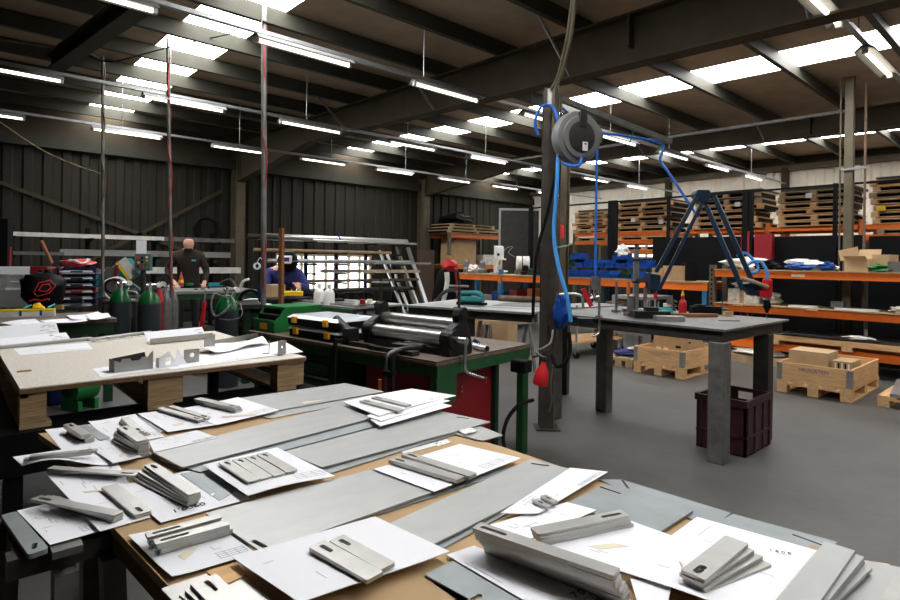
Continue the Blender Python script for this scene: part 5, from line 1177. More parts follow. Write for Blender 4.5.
# ================================================================ second steel table further left
t2a = Vector((3.49,4.57,0)); t2d = (Vector((3.94,3.32,0))-t2a).normalized(); t2n = Vector((-t2d.y,t2d.x,0)); L2 = 1.36
F2 = Matrix(((t2d.x,t2n.x,0,0),(t2d.y,t2n.y,0,0),(0,0,1,0),(0,0,0,1)))
s2 = thing('sheet_table','steel topped table covered with grey sheets beyond the slip roll','table',t2a)
MB(F2).box(0,L2,0,1.2,.93,.95).build('table_top','galv',s2); MB(F2).box(.03,L2-.02,.03,.08,.855,.93).box(.03,L2-.02,1.1,1.15,.855,.93).build('apron_frame','dark_steel',s2)
for x,y in ((.60,.05),(.03,1.05),(1.25,1.05)): MB(F2).box(x,x+.12,y,y+.1,0,.855).build('leg','dark_steel',s2)
def on2(a,b,rz=0.,dz=0.):
    p = t2a+t2d*a+t2n*b; return fr((p.x,p.y,.951+dz), rz+math.atan2(t2d.y,t2d.x))
tag(MB(on2(.85,.5)).box(-.35,.45,-.2,.3,0,.004).build('steel_sheet','steel'),'thin grey steel sheet on the table beside the sander','steel sheet')
tag(MB(on2(1.05,.7,.1)).sheet([(-.3,-.25,0),(.3,-.2,0),(.3,.2,0),(-.3,.2,0)],.003,lambda u,w:.03*u*w+.006).build('steel_sheet','mid_steel'),'bent dark steel sheet leaning behind the thin sheet','steel sheet')
tag(MB(on2(.95,.92,.05)).cyl((-.30,0,.05),(.35,0,.05),.035,n=14).build('steel_bar','brownpipe',smooth=True),'thick brown bar lying at the back of the sheet table','steel bar')
sd = thing('orbital_sander','blue green orbital sander with a dust hose on the sheet table','sander',on2(.55,.42).translation, math.atan2(t2d.y,t2d.x))
MB().box(-.15,.15,-.055,.055,0,.03).build('sole_plate','black',sd); MB().box(-.12,.13,-.05,.05,.031,.085).build('motor_body','teal_lt',sd,bevel=.015)
MB().tube([(.10,0,.07),(.11,0,.10),(.05,0,.125),(-.10,0,.12),(-.17,0,.115)],.026,n=10).build('grip','teal_lt',sd,smooth=True)
MB().tube([(-.19,0,.145),(-.28,0,.14),(-.36,.0,.09),(-.42,.03,.03)],.02,n=8).build('dust_hose','dark_steel',sd,smooth=True)
# wooden sawhorses, cartons and cart beyond
def sawhorse(p, rz, label, h=.62):
    t = thing('sawhorse',label,'sawhorse',p,rz)
    MB().bar((-.35,0,h),(.35,0,h),.06,.05).build('top_beam','oldwood',t)
    for x in (-.28,.28):
        for y in (-.22,.22): MB().bar((x,y*.2,h-.02),(x,y,0),.04,.03,(1,0,0)).build('leg','mid_steel',t)
        MB().bar((x,-.16,.22),(x,.16,.22),.03,.02).build('cross_rail','mid_steel',t)
    return t
sawhorse((*(5.22, 5.536, 0.4)[:2],0),-.3,'grey sawhorse under the left of the sheet table')
sawhorse((*(5.487, 4.968, 0.35)[:2],0),-.4,'grey sawhorse under the right of the sheet table')
tag(MB(fr((*(5.618, 5.976, 0.192)[:2],0),.3)).box(-.25,.25,-.2,.2,0,.62).build('carton','boxtan'),'brown carton on the floor behind the left sawhorse','carton')
tag(MB(fr((*(6.099, 5.679, 0.185)[:2],0),.3)).box(-.16,.16,-.2,.2,0,.55).build('carton','boxtan'),'brown carton on the floor behind the right sawhorse','carton')
ct = thing('trolley_cart','grey two level trolley on castors behind the post','trolley',(*(7.037, 5.16, 0)[:2],0),-.1)
for zz,m in ((.22,'pine'),(.72,'galv')): MB().box(-.1,1.0,-.25,.35,zz,zz+.03).build('shelf',m,ct)
for x in (-.08,.97):
    for y in (-.23,.32):
        MB().cyl((x,y,.12),(x,y,.78),.018,n=8).build('upright','galv',ct,smooth=True)
        cs = MB().cyl((x-.02,y,.05),(x+.02,y,.05),.05,n=14).build('castor','rubber',ct,smooth=True); MB().box(x-.03,x+.03,y-.015,y+.015,.06,.12).build('fork','galv',cs)

# ================================================================ tube racks along the dark wall
def tube_rack(x0, x1, y, posts, levels, label, hgt):
    t = thing('tube_rack', label, 'rack', (x0,y,0))
    for x in posts:
        MB().box(x-x0-.035,x-x0+.035,-.03,.04,0,hgt).build('upright','black',t)
        a = MB()
        for z in levels: a.bar((x-x0,0,z-.025),(x-x0,-.48,z-.02),.045,.04)
        for z in levels: MB().bar((x-x0,-.03,z-.025),(x-x0,-.48,z-.02),.045,.04).build('arm','black',t)
        a.b.free()
        MB().box(x-x0-.05,x-x0+.05,-.5,.2,0,.03).build('foot','black',t)
    MB().box(0,x1-x0,0,.03,.3,.36).build('tie_bar','black',t)
    return t
RY = 12.1
tube_rack(.7,4.5,RY,(.9,2.0,3.1,4.2),(1.71,1.40,1.08,.72),'dark cantilever tube rack behind the standing man',1.9)
tube_rack(4.9,9.2,RY,(6.35,7.15,8.0,8.85),(1.80,1.55,1.30,1.08,.86,.62),'dark cantilever tube rack in front of the windows',2.0)
def stock(x0, x1, y, z, r, label, m='steel_cut', square=False, group=None):
    mb = MB()
    if square: mb.bar((x0,y,z+r),(x1,y,z+r),2*r,2*r)
    else: mb.pipe((x0,y,z+r),(x1,y,z+r),r,r*.85,12)
    return tag(mb.build('steel_tube' if not square else 'square_tube', m, smooth=not square), label, 'tube', group)
stock(.6,3.2,RY-.3,1.71,.035,'bright square tube on the top arm of the left tube rack','whitebits',True)
stock(2.0,4.6,RY-.2,1.71,.04,'grey square tube at the back of the left rack top arm','mid_steel',True)
stock(.6,2.1,RY-.32,1.40,.028,'thin dark tube at the left on the second arm','mid_steel',True)
stock(1.55,4.5,RY-.2,1.40,.055,'wide bright channel on the second arm of the left rack','steel_cut',True)
stock(1.6,3.0,RY-.34,1.40,.03,'short square tube before the wide bright channel','galv',True)
stock(2.7,4.7,RY-.25,1.08,.06,'wide white channel on the third arm behind the saw','whitebits',True)
stock(.7,2.6,RY-.28,1.08,.04,'dull tube on the third arm behind the trays','galv',True)
stock(.9,4.4,RY-.25,.72,.05,'dark pipe on the lowest arm of the left rack','dark_steel')
stock(5.2,9.1,RY-.25,1.80,.075,'thick pale pipe on the top arm before the windows','galv')
stock(4.8,5.5,RY-.36,1.80,.06,'short dark pipe at the left of the thick pale pipe','dark_steel')
stock(5.15,8.2,RY-.10,1.80,.05,'brown pipe behind the thick pale pipe','oldwood')
stock(6.3,9.3,RY-.40,1.80,.03,'thin tube in front of the thick pale pipe','steel_cut')
stock(5.0,8.6,RY-.25,1.55,.035,'brownish tube on the second arm before the windows','oldwood')
stock(5.3,9.2,RY-.25,1.30,.05,'grey tube on the third arm before the windows','galv')
stock(8.0,9.8,RY-.4,1.30,.025,'thin square tube jutting right from the third arm','steel_cut',True)
stock(6.6,9.0,RY-.25,1.08,.04,'flat pale tube under the windows','steel_cut',True)
stock(7.6,9.4,RY-.42,1.08,.035,'brown square tube in front of the flat pale tube','oldwood',True)
stock(6.0,9.5,RY-.25,.86,.035,'rusty tube on the fifth arm of the window rack','brownpipe')
stock(6.0,9.3,RY-.3,.62,.05,'dark tube on the lowest arm of the window rack','dark_steel')
for k,(px,h) in enumerate(((8.75,1.65),(9.0,1.55),(9.25,1.9),(9.45,1.5))):
    tag(MB().bar((px,RY-.7+.08*k,0),(px+.05,YW-.35,h),.06,.05).build('steel_profile',['galv','white_enamel','tan','galv'][k]),['first','second','third','fourth'][k]+' upright steel profile leaning at the end of the window rack','metal profile','profiles leaning at the rack end')
strap = MB().tube([(7.05,RY-.33,1.78),(7.06,RY-.335,1.88),(7.03,RY-.25,1.965),(7.0,RY-.17,1.90)],.02,n=6); tag(strap.build('purple_strap','purple'),'purple strap tied round the thick pale pipe','strap')
cw = coil((4.35,12.85,2.02),.24,3,'black',.03,'black hose coil hanging on the dark wall by the man',seed=8)
for k,(a,b) in enumerate((((.2,12.93,2.9),(4.6,12.93,1.3)),((2.0,12.93,1.2),(4.7,12.93,2.9)))):
    tag(MB().bar(a,b,.03,.07).build('wall_brace','roof_frame'),['diagonal steel brace falling right across the dark wall','diagonal steel brace rising right across the dark wall'][k],'brace',kind='structure')
# orange rack with pallets near the corner
br = thing('orange_back_rack','orange beamed pallet rack in the dark corner','rack',(10.5,11.75,0))
for x in (0,2.1):
    for y in (0,.9): MB().box(x,x+.08,y,y+.08,0,2.2).build('upright','tan',br)
for z in (2.06,1.18):
    for y in (0,.86): MB().box(.08,2.1,y,y+.05,z,z+.11).build('beam','orange_dk',br)
    MB().box(.05,2.12,0,.9,z+.112,z+.13).build('deck','oldwood',br)
def pallet(p, L, D, label, rz=0., m='pine', my='pine_y', group=None, H=.125, n=5, blocks=3):
    t = thing('pallet', label, 'pallet', p, rz, group)
    d = MB(); bw = D/(n+(n-1)*.45)
    for k in range(n): d.box(0,L,k*bw*1.45,k*bw*1.45+bw,H-.02,H)
    d.build('deck_boards', my, t)
    for x in (0,L/2-.05,L-.1): MB().box(x,x+.1,0,D,H-.042,H-.021).build('stringer_board', m, t)
    for x in (0,L/2-.05,L-.1):
        for y in (0,D/2-.05,D-.1): MB().box(x,x+.1,y,y+.1,.018,H-.043).build('block', m, t)
    for y in (0,D/2-.05,D-.1): MB().box(0,L,y,y+.1,0,.017).build('skid_board', m, t)
    return t
def flat_pallet(p, L, D, label, m, group=None, H=.085, rz=0.):
    """pallet seen from the side in the racks, its long face along local x"""
    t = thing('pallet', label, 'pallet', p, rz, group)
    MB().box(0,L,0,D,H-.026,H-.006).build('deck_boards', m, t)
    MB().box(0,L,0,.09,0,.014).build('skid_board', m, t)
    for x in (0,L/2-.05,L-.1): MB().box(x,x+.1,0,.1,.0145,H-.0265).build('block', m, t)
    MB().box(.03,L-.03,.16,D-.02,.0,H-.027).build('gap_shade_core', 'black', t)  # black filler: the shade inside the pallet gaps put in as colour
    return t
for k in range(3):
    flat_pallet((10.45+.05*k,11.7,2.192+.088*k),2.2-.25*k,.9,['lowest','middle','topmost'][k]+' long pallet on top of the dark corner rack','oldwood','pallets on the corner rack')
bt_ = MB().blob((11.2,12.2,2.46),(1.2,.7,.32),6,.25).build('tarpaulin','black'); tag(bt_,'black tarpaulin heap on top of the corner rack','tarpaulin')
tag(MB().box(10.85,11.75,11.95,12.5,1.31,2.02).build('brown_box','boxtan'),'large brown box on the shelf of the corner rack','box')
tag(MB().box(11.95,12.45,11.85,12.3,1.31,1.6).build('wrapped_box','wrap'),'pale wrapped box on the shelf of the corner rack','box')
tag(MB().box(9.85,10.35,12.2,12.3,0,1.7).build('brown_board',mat('brown door panel',(.09,.06,.04),.7)),'dark brown board leaning beside the corner rack','board')
tag(MB().bar((9.70,11.6,0),(9.72,12.6,1.75),.10,.06).build('steel_beam','galv'),'pale steel beam leaning by the wall column','beam')
# partition box near the corner
pa_ = thing('machine_enclosure','dark panelled enclosure behind the brown post','enclosure',(10.15,8.75,0),-.73)
MB().box(-.55,.35,0,.04,0,2.6).build('panel','dark_steel',pa_); MB().box(-.55,.35,-.02,.06,2.6,2.65).box(-.58,-.54,-.02,.06,0,2.65).build('panel_frame','galv',pa_)
MB().tube([(-.5,-.006,1.6),(-.4,-.006,1.72),(-.25,-.006,1.75),(-.35,-.006,1.62),(-.2,-.006,1.52)],.008,n=5).build('chalk_mark','galv',pa_)

# ================================================================ racking row at the right: front line at x = 8.7
RX = 8.7
def beam(mb, y0, y1, z0, z1, x=RX): mb.box(x,x+.05,y0,y1,z0,z1)
rk = thing('orange_shelf_rack','orange beamed shelf rack at the right behind the pallets','rack',(RX,3.8,0))
RM = Matrix.Translation((-RX,-3.8,0))
for z0,z1 in ((1.225,1.325),(.72,.805),(.215,.315)):
    for x in (RX,RX+.5): MB(RM).box(x,x+.045,-.6,3.72,z0,z1).build('beam','orange',rk)
for x in (RX+.0,RX+.46):
    u = MB(RM).box(x,x+.09,3.725,3.80,0,1.40).build('upright','tan',rk)
    for k in range(18): MB(RM).box(x-.0015,x,3.748,3.775,.08+.072*k,.115+.072*k).build('punched_hole','black',u) if x == RX else None
    MB(RM).box(x,x+.06,.1,.17,0,1.22).build('upright','orange_dk',rk)
MB(RM).box(RX-.02,RX+.56,-.6,3.72,1.326,1.34).build('shelf_board','oldwood',rk)
MB(RM).box(RX-.03,RX+.56,-.6,3.72,.822,.838).build('shelf_board','oldwood',rk)
for y in (.3,1.3,2.35,3.3): MB(RM).box(RX-.035,RX+.5,y,y+.13,.806,.8215).build('batten','pine',rk)
MB(RM).box(RX-.004,RX-.0005,2.52,2.68,1.25,1.29).build('load_plate','cream',rk)
# the benches that continue the row to the left, with blue uprights
rb_ = thing('orange_bench_rack','orange beamed work bench row with blue uprights and bin shelves','rack',(RX,9.6,0))
RB = Matrix.Translation((-RX,-9.6,0))
for a,b in ((3.83,8.08),(8.17,9.6)):
    MB(RB).box(RX,RX+.05,a,b,1.0,1.115).build('beam','orange',rb_); MB(RB).box(RX+.7,RX+.75,a,b,1.0,1.115).build('beam','orange',rb_)
MB(RB).box(RX-.01,RX+.8,3.83,9.6,1.116,1.135).build('bench_board','oldwood',rb_)
for y in (8.09,): MB(RB).box(RX-.012,RX+.07,y,y+.075,0,1.24).build('upright','bluepost',rb_); MB(RB).box(RX-.014,RX-.0125,y,y+.075,.95,1.14).build('end_connector','orange',rb_)
for y in (9.52,3.84): MB(RB).box(RX+.01,RX+.07,y,y+.07,0,.999).build('upright','bluepost',rb_)
for y in (9.5,8.09,6.0,3.84): MB(RB).box(RX+.68,RX+.76,y,y+.07,0,.999).build('upright','bluepost',rb_)
MB(RB).box(RX+.1,RX+.7,3.9,9.5,.5,.52).build('lower_shelf','oldwood',rb_)
# blue bins: two stepped rows and two on top
def small_bin(p, w, d, h, m, label, group, rz=-PI/2):
    t = thing('storage_bin', label, 'bin', p, rz, group)
    b = MB().box(0,w,0,d,0,.006).box(0,.005,d*.35,d,0,h).box(w-.005,w,d*.35,d,0,h).box(0,w,d-.005,d,0,h).box(0,w,0,.005,0,h*.5)
    for x in (0,w-.005): b.extrude([(x,0,0),(x,d*.35,0),(x,d*.35,h),(x,d*.12,h*.6),(x,0,h*.5)],(.005,0,0))
    b.build('bin_body', m, t)
    MB().box(-.001,w+.001,-.006,.0,h*.38,h*.52).build('label_lip', m, t)
    MB().box(.012,w-.012,.01,d-.02,.008,h*.4).build('contents', RND.choice(['black','greybits','whitebits','black','dark_steel']), t)
    return t
sh = thing('bin_shelf','stepped steel shelf carrying blue bins on the orange bench','shelf',(RX+.08,7.3,1.136))
SF = Matrix.Translation((-RX-.08,-7.3,-1.136))
MB(SF).box(RX+.06,RX+.3,4.95,7.25,1.136,1.15).build('lower_board','blue',sh)
MB(SF).box(RX+.33,RX+.6,4.95,7.25,1.32,1.335).build('upper_board','blue',sh)
for y in (4.96,6.1,7.2): MB(SF).box(RX+.31,RX+.33,y,y+.04,1.151,1.32).box(RX+.58,RX+.6,y,y+.04,1.136,1.319).build('riser','navy_tray',sh)
bi = 0
names_low, names_up = 11, 10
for k in range(11):
    y = 7.20-.205*k
    if k in (2,): continue
    small_bin((RX+.065,y,1.152),.17,.22,.12,'blue' if k not in (0,9) else 'green_dk',NTH[k]+' bin from the left in the lower bin row','lower row of storage bins')
for k in range(10):
    y = 7.20-.225*k
    small_bin((RX+.335,y,1.336),.20,.24,.13,'green_dk' if k < 3 else 'blue',NTH[k]+' bin from the left in the upper bin row','upper row of storage bins')
for k,(y) in enumerate((6.62,5.70)):
    small_bin((RX+.36,y,1.467),.28,.2,.12,'blue',['blue bin stacked on the upper row at the left','blue bin stacked on the upper row holding a white bag'][k],None)
tag(MB().blob((RX+.46,5.55,1.49),(.2,.24,.24),3,.3).build('white_bag','whitebits'),'crumpled white bag in the stacked blue bin','bag')
tag(MB().blob((RX+.18,6.72,1.156),(.2,.18,.14),8,.3).build('parts_bag','whitebits'),'white bag of parts between the lower bins','bag')
# odds on the bench row
dp = thing('drill_press','pale bench drill press on the orange bench','drill press',(RX+.45,8.65,1.136),-.75)
MB().box(-.13,.13,-.13,.16,0,.03).build('base','galv',dp); MB().box(-.06,.12,.02,.14,.03,.62).build('column_housing','beige',dp)
MB().box(-.05,.14,-.16,.02,.32,.60).build('head','white_enamel',dp,bevel=.02); MB().cyl((.05,-.08,.32),(.05,-.08,.2),.02).build('spindle','bright',dp); MB().cyl((.02,-.165,.42),(.02,-.175,.42),.03).build('gauge','black',dp)
gr = thing('bench_grinder','round white bench machine right of the drill press','grinder',(RX+.42,8.02,1.136),-.75)
MB().cyl((-.02,0,.24),(.24,0,.24),.15,n=20).build('motor_drum','whitebits',gr,smooth=True); MB().cyl((.245,0,.24),(.26,0,.24),.10,n=16).cyl((.08,0,.24),(.1,0,.24),.153,n=20).build('dark_ring','black',gr,smooth=True)
MB().box(-.05,.28,-.1,.1,0,.09).build('foot','greybits',gr)
tag(MB().tube([(RX+.2,8.45,1.15),(RX+.2,8.42,1.3),(RX+.22,8.36,1.45),(RX+.3,8.24,1.45)],.018).build('bent_bar','white_enamel',smooth=True),'white bent bar handle between drill press and bench machine','handle')
for k,(y,w,h,m,lab) in enumerate(((9.45,.16,.3,'greybits','tall grey fitting at the left end of the bench row'),(9.2,.3,.17,'whitebits','pale clutter pile at the left end of the bench row'),(8.95,.2,.28,'greybits','grey machine part left of the drill press'),(9.32,.12,.2,'whitebits','small white fitting by the tall grey fitting'),(8.4,.3,.09,'whitebits','low white parts pile under the bent handle'),(7.7,.2,.2,'black','black motor right of the bench machine'),(7.55,.16,.14,'green_dk','dark green motor beside the brown post'),(4.75,.2,.2,'boxtan','brown carton right of the blue bins'),(4.45,.34,.24,'boxtan','brown carton by the tan rack upright'),(4.25,.16,.3,'black','black canister beside the carton'),(4.62,.09,.13,'white_enamel','white cup between the cartons'))):
    mb = MB(fr((RX+.3,y,1.136),-.7))
    if 'pile' in lab: mb.blob((0,0,0),(w,w,h),k+3,.4)
    elif 'carton' in lab: mb.box(-w/2,w/2,-w/2,w/2,0,h)
    else: mb.lathe([(w*.5,0),(w*.5,h*.3),(w*.35,h*.4),(w*.35,h*.85),(w*.2,h)],n=14)
    tag(mb.build({'pile':'parts_pile','carton':'carton'}.get([q for q in ('pile','carton','x') if q in lab or q == 'x'][0],'machine_part'),m), lab, 'carton' if 'carton' in lab else 'machine part')
for k,(y,w,h,m,lab) in enumerate(((9.0,.35,.14,'paper','white roll on the lower shelf of the bench row'),(8.45,.26,.24,'blue','blue box on the lower shelf by the blue upright'),(7.9,.3,.3,'redpaint','dark red box on the lower shelf right of the blue upright'),(7.45,.26,.34,'orange_dk','orange red box on the lower shelf by the brown post'),(5.6,.25,.2,'boxtan','brown carton on the lower shelf behind the steel table'))):
    tag(MB(fr((RX+.35,y,.521),-.3)).box(-w/2,w/2,-w/2,w/2,0,h).build('shelf_box',m), lab, 'box')
# load of the right rack, upper shelf
def heap(y, x, z, sz, m, label, seed, name='parts_heap', cat='parts heap'):
    return tag(MB().blob((x,y,z),sz,seed,.4,14,9).build(name,m), label, cat)
Z3, Z2 = 1.341, .839
heap(3.35,RX+.28,Z3,(.35,.62,.17),'whitebits','heap of white bags and straps at the left of the top shelf',21)
heap(3.05,RX+.18,Z3,(.25,.3,.12),'black','dark straps in front of the white bags on the top shelf',22)
heap(2.55,RX+.26,Z3,(.35,.62,.14),'whitebits','white parts heap right of the blue arm on the top shelf',23)
heap(2.62,RX+.12,Z3,(.2,.34,.10),'blue','crumpled blue sheet among the white parts',24,'blue_sheet','sheet')
heap(2.3,RX+.16,Z3,(.22,.2,.11),'blue','small blue bundle beside the open carton',27,'blue_sheet','sheet')
oc = thing('open_carton','open brown carton with raised flaps on the top shelf','carton',(RX+.22,1.93,Z3),-.25)
MB().box(-.13,.13,-.14,.14,0,.16).build('carton_body','card2',oc); MB().bar((-.13,0,.16),(-.20,0,.20),.26,.004).build('flap','card2',oc); MB().bar((.13,-.02,.16),(.16,-.02,.29),.26,.004).build('flap','card2',oc); MB().bar((0,.14,.16),(0,.17,.30),.24,.004,(1,0,0)).build('flap','card',oc)
tag(MB(fr((RX+.30,1.70,Z3),-.3)).box(-.1,.1,-.1,.1,0,.22).build('carton','boxtan'),'darker brown carton right behind the open carton','carton')
heap(1.72,RX+.08,Z3,(.16,.22,.09),'green_bin','small green parts before the open carton',25,'green_parts')
tag(MB(fr((RX+.14,1.50,Z3),-.1)).box(-.1,.12,-.12,.12,0,.13).build('grey_tray','greybits'),'blue grey tray right of the open carton','tray')
heap(1.15,RX+.25,Z3,(.35,.55,.12),'whitebits','white cable heap at the right of the top shelf',26)
hose([(RX+.15,1.33,Z3+.08),(RX+.2,1.22,Z3+.22),(RX+.2,1.12,Z3+.10),(RX+.22,1.02,Z3+.24),(RX+.2,.95,Z3+.12)],.012,'whitebits','white cable loops rising from the white heap')
tag(MB(fr((RX+.2,.66,Z3),-.1)).box(-.1,.12,-.14,.14,0,.17).build('dark_bin','rubber'),'black bin at the right end of the top shelf','bin')
heap(.64,RX+.2,Z3+.171,(.16,.18,.10),'wrap','crumpled film in the black bin',29,'crumpled_film','film')
tag(MB(fr((RX+.1,.35,Z3),.2)).box(-.05,.05,-.1,.1,0,.07).build('white_roll','white_enamel'),'white roll beside the brown cloth','roll')
bc = MB(); bc.sheet([(RX-.05,.38,Z3+.10),(RX-.05,.05,Z3+.06),(RX-.06,.12,.86),(RX-.06,.26,.84)],.012,None,8); bc.blob((RX+.1,.22,Z3),(.3,.35,.12),5,.3)
tag(bc.build('brown_cloth',mat('brown cloth',(.2,.12,.10),.9)),'brown cloth draped over the right end of the rack','cloth')
tag(MB().box(RX+.42,RX+.46,.15,.92,.85,1.22).build('red_board','red'),'bright red panel standing in the right of the rack','panel')
# middle shelf
wb2 = thing('wrapped_carton','pale film wrapped carton at the left of the middle shelf','carton',(RX+.2,3.36,Z2),-.05)
MB().box(-.12,.12,-.24,.2,0,.21).build('carton_body','wrap',wb2,bevel=.01); MB().box(-.122,-.12,-.04,.02,0,.212).build('tape_band','boxtan',wb2)
heap(3.4,RX+.22,Z2+.215,(.16,.24,.11),'wrap','crumpled film on the wrapped carton',31,'crumpled_film','film')
heap(2.98,RX+.18,Z2,(.2,.26,.17),'wrap','silver crumpled wrapping right of the wrapped carton',32,'crumpled_film','film')
for k,(y,w,m) in enumerate(((2.55,.34,'white_enamel'),(1.95,.46,'white_enamel'))):
    tag(MB().box(RX+.02,RX+.25,y-w/2,y+w/2,Z2,Z2+.022).build('flat_sheet',m),['white flat sheets left of the grey box on the middle shelf','white flat sheets right of the grey box on the middle shelf'][k],'sheet')
tag(MB().box(RX+.1,RX+.22,2.10,2.24,Z2+.023,Z2+.10).build('grey_box','greybits'),'small grey box on the middle shelf','box')
heap(1.5,RX+.1,Z2,(.16,.2,.07),'whitebits','white fittings at the right of the middle shelf',33)
for k,(y,x,w,h,m,lab) in enumerate(((1.32,.1,.16,.12,'card2','small carton among white fittings on the middle shelf'),(1.22,.3,.3,.19,'whitebits','white box behind the small carton on the middle shelf'),(1.12,.1,.15,.11,'greybits','dark grey box right of the small carton'),(.72,.1,.2,.16,'card2','carton at the right of the middle shelf'),(.48,.14,.22,.05,'paper','white flat box at the right end of the middle shelf'),(.30,.2,.2,.11,'navy_tray','dark blue box at the right end of the middle shelf'))):
    tag(MB().box(RX+x-.06,RX+x+.1,y-w/2,y+w/2,Z2,Z2+h).build('carton' if 'carton' in lab else 'shelf_box',m), lab, 'carton' if 'carton' in lab else 'box')
for k,(y,x,r,h,lab) in enumerate(((.93,.12,.045,.24,'tall metal tin on the middle shelf'),(.60,.30,.065,.24,'wide metal tin behind the carton on the middle shelf'),(.98,.05,.03,.10,'short metal tin before the tall tin'))):
    tag(MB().lathe([(r,0),(r,h-.01),(r*.95,h)],c=(RX+x,y,Z2),n=16).build('metal_tin','galv',smooth=True), lab, 'tin')
# long pallet of steel sheets on the floor beam
lp = thing('long_pallet','long timber pallet carrying steel sheets on the lowest beam','pallet',(RX-.06,.05,.316))
for x in (-.02,.3): MB().box(x,x+.06,0,3.1,.06,.13).build('long_bearer','pine_y',lp)
for y in (.05,.95,1.9,2.75): MB().box(-.02,.6,y,y+.12,0,.059).build('cross_block','pine',lp)
for k in range(3): tag(MB(fr((RX-.05,.2+.12*k,.447+.011*k),.01*k)).box(0,.6,0,2.7-.2*k,0,.010).build('steel_sheet',['dark_steel','mid_steel','dark_steel'][k]),['lowest','middle','topmost'][k]+' steel sheet on the long timber pallet','steel sheet','sheets on the long pallet')
tag(MB().blob((RX+.0,1.9,.48),(.14,.3,.04),3,.4).build('plastic_scrap','whitebits'),'bright plastic scrap lying on the steel sheets','scrap')
tag(MB().box(RX-.1,RX+.5,2.6,3.6,.0,.11).build('pallet_board','oldwood'),'low timber stack under the left of the rack','timber')
tag(MB().blob((RX+.1,3.1,.111),(.4,.7,.09),12,.3).build('white_sacks','whitebits'),'white sacks on the low timber stack','sacks')
tag(MB().bar((RX-.06,.60,0),(RX+.1,.30,.42),.03,.25).build('wood_board','boxtan'),'brown board leaning at the right end of the lowest beam','board')
# black panels behind the row, red frame, tan column
for k,(a,b,h) in enumerate(((3.75,5.35,1.88),(2.1,3.7,1.86),(-.6,2.05,1.84))):
    tag(MB().box(9.85,9.88,a,b,.0,h).build('black_board','black'),['black panel behind the rack, left of the red frame','black panel behind the rack, beside the open carton','black panel behind the rack at the far right'][k],'panel')
rf = thing('red_cupboard','dark red wall cupboard hung before the black panels','cupboard',(9.7,3.25,1.35))
MB().box(0,.12,.02,.28,0,.55).build('cupboard_body','redpaint',rf); MB().box(-.01,.0,.04,.26,.02,.26).build('cupboard_door','redpaint',rf); MB().box(-.02,.14,.0,.30,-.02,.0).build('shelf_lip','dark_steel',rf)
for y in (3.62,3.72): tag(MB().bar((9.72,y,0),(9.72,y,1.95),.03,.03).build('red_pole','redpaint'),['red pole left of the red cupboard, nearer to it','red pole farther left of the red cupboard'][0 if y < 3.7 else 1],'pole')
cl2 = thing('tan_column','tan steel column rising to the roof behind the rack','column',(9.3,2.17,0))
MB().box(-.012,.012,-.04,.04,0,4.0).box(-.05,-.038,-.05,.05,0,4.0).box(.038,.05,-.05,.05,0,4.0).build('column_profile','tan',cl2)
MB().tube([(-.05,.09,1.2),(-.05,.095,3.95),(-.02,.07,4.02),(.02,-.06,4.0)],.012,n=8,smooth=2).build('conduit','tan',cl2,smooth=True)
tag(MB().cyl((9.25,1.98,.8),(9.25,1.98,3.9),.016,n=8).build('brown_pipe','brownpipe',smooth=True),'thin brown pipe beside the tan column','pipe')
for z in (2.72,1.55): tag(MB().box(9.22,9.25,2.25,1.95,z,z+.03).build('pipe_clip','galv'),'steel clip across the tan column '+('above' if z > 2 else 'below')+' the fence rail','clip')
tag(MB().bar((9.3,2.14,3.55),(9.0,8.2,3.55),.05,.04).build('cable_tray','dark_steel'),'long dark cable tray running left from the tan column','cable tray')
# mesh fence in front of the pallet racks
fc = thing('rack_fence','black post and rail fence before the pallet racks','fence',(9.75,8.2,0))
FCM = Matrix.Translation((-9.75,-8.2,0))
for y,w in ((6.1,.05),(6.2,.03),(3.68,.045),(3.60,.03),(2.44,.025),(5.0,.025),(.6,.03),(8.2,.04)): MB(FCM).box(9.75-w,9.75+w,y-w,y+w,0,2.62).build('post','black',fc)
MB(FCM).box(9.735,9.765,-.5,8.2,2.58,2.61).build('top_rail','black',fc)

# ================================================================ pallet racks behind the fence
PX = 11.5
pr_ = thing('pallet_rack','orange beamed pallet rack behind the black fence','rack',(PX,8.3,0))
PM = Matrix.Translation((-PX,-8.3,0))
for y in (8.3,7.22,5.75,5.45,3.95,2.5,.9):
    for x in (PX,PX+1.0): MB(PM).box(x,x+.08,y-.04,y+.04,0,2.2).build('upright','orange_dk' if y < 4 else 'tan',pr_)
for a,b,zs in ((7.26,8.26,(2.03,1.84)),(5.79,7.18,(2.03,1.84,1.62)),(3.99,5.41,(2.03,)),(2.54,3.91,(2.03,1.86)),(.94,2.46,(2.03,1.86))):
    for z in zs:
        for x in (PX-.03,PX+1.0): MB(PM).box(x,x+.05,a,b,z,z+.08).build('beam','orange',pr_)
bays = [(7.30,.95,6,'stack behind the blue bins','first'),(5.82,1.3,6,'stack left of the balance arm','b'),(4.02,1.3,6,'stack behind the balance arm','c'),(2.56,1.2,6,'stack beside the tan column','d'),(1.0,1.36,7,'stack at the far right','e')]
PG = ['pine','pine','oldwood','pine','pine','oldwood']
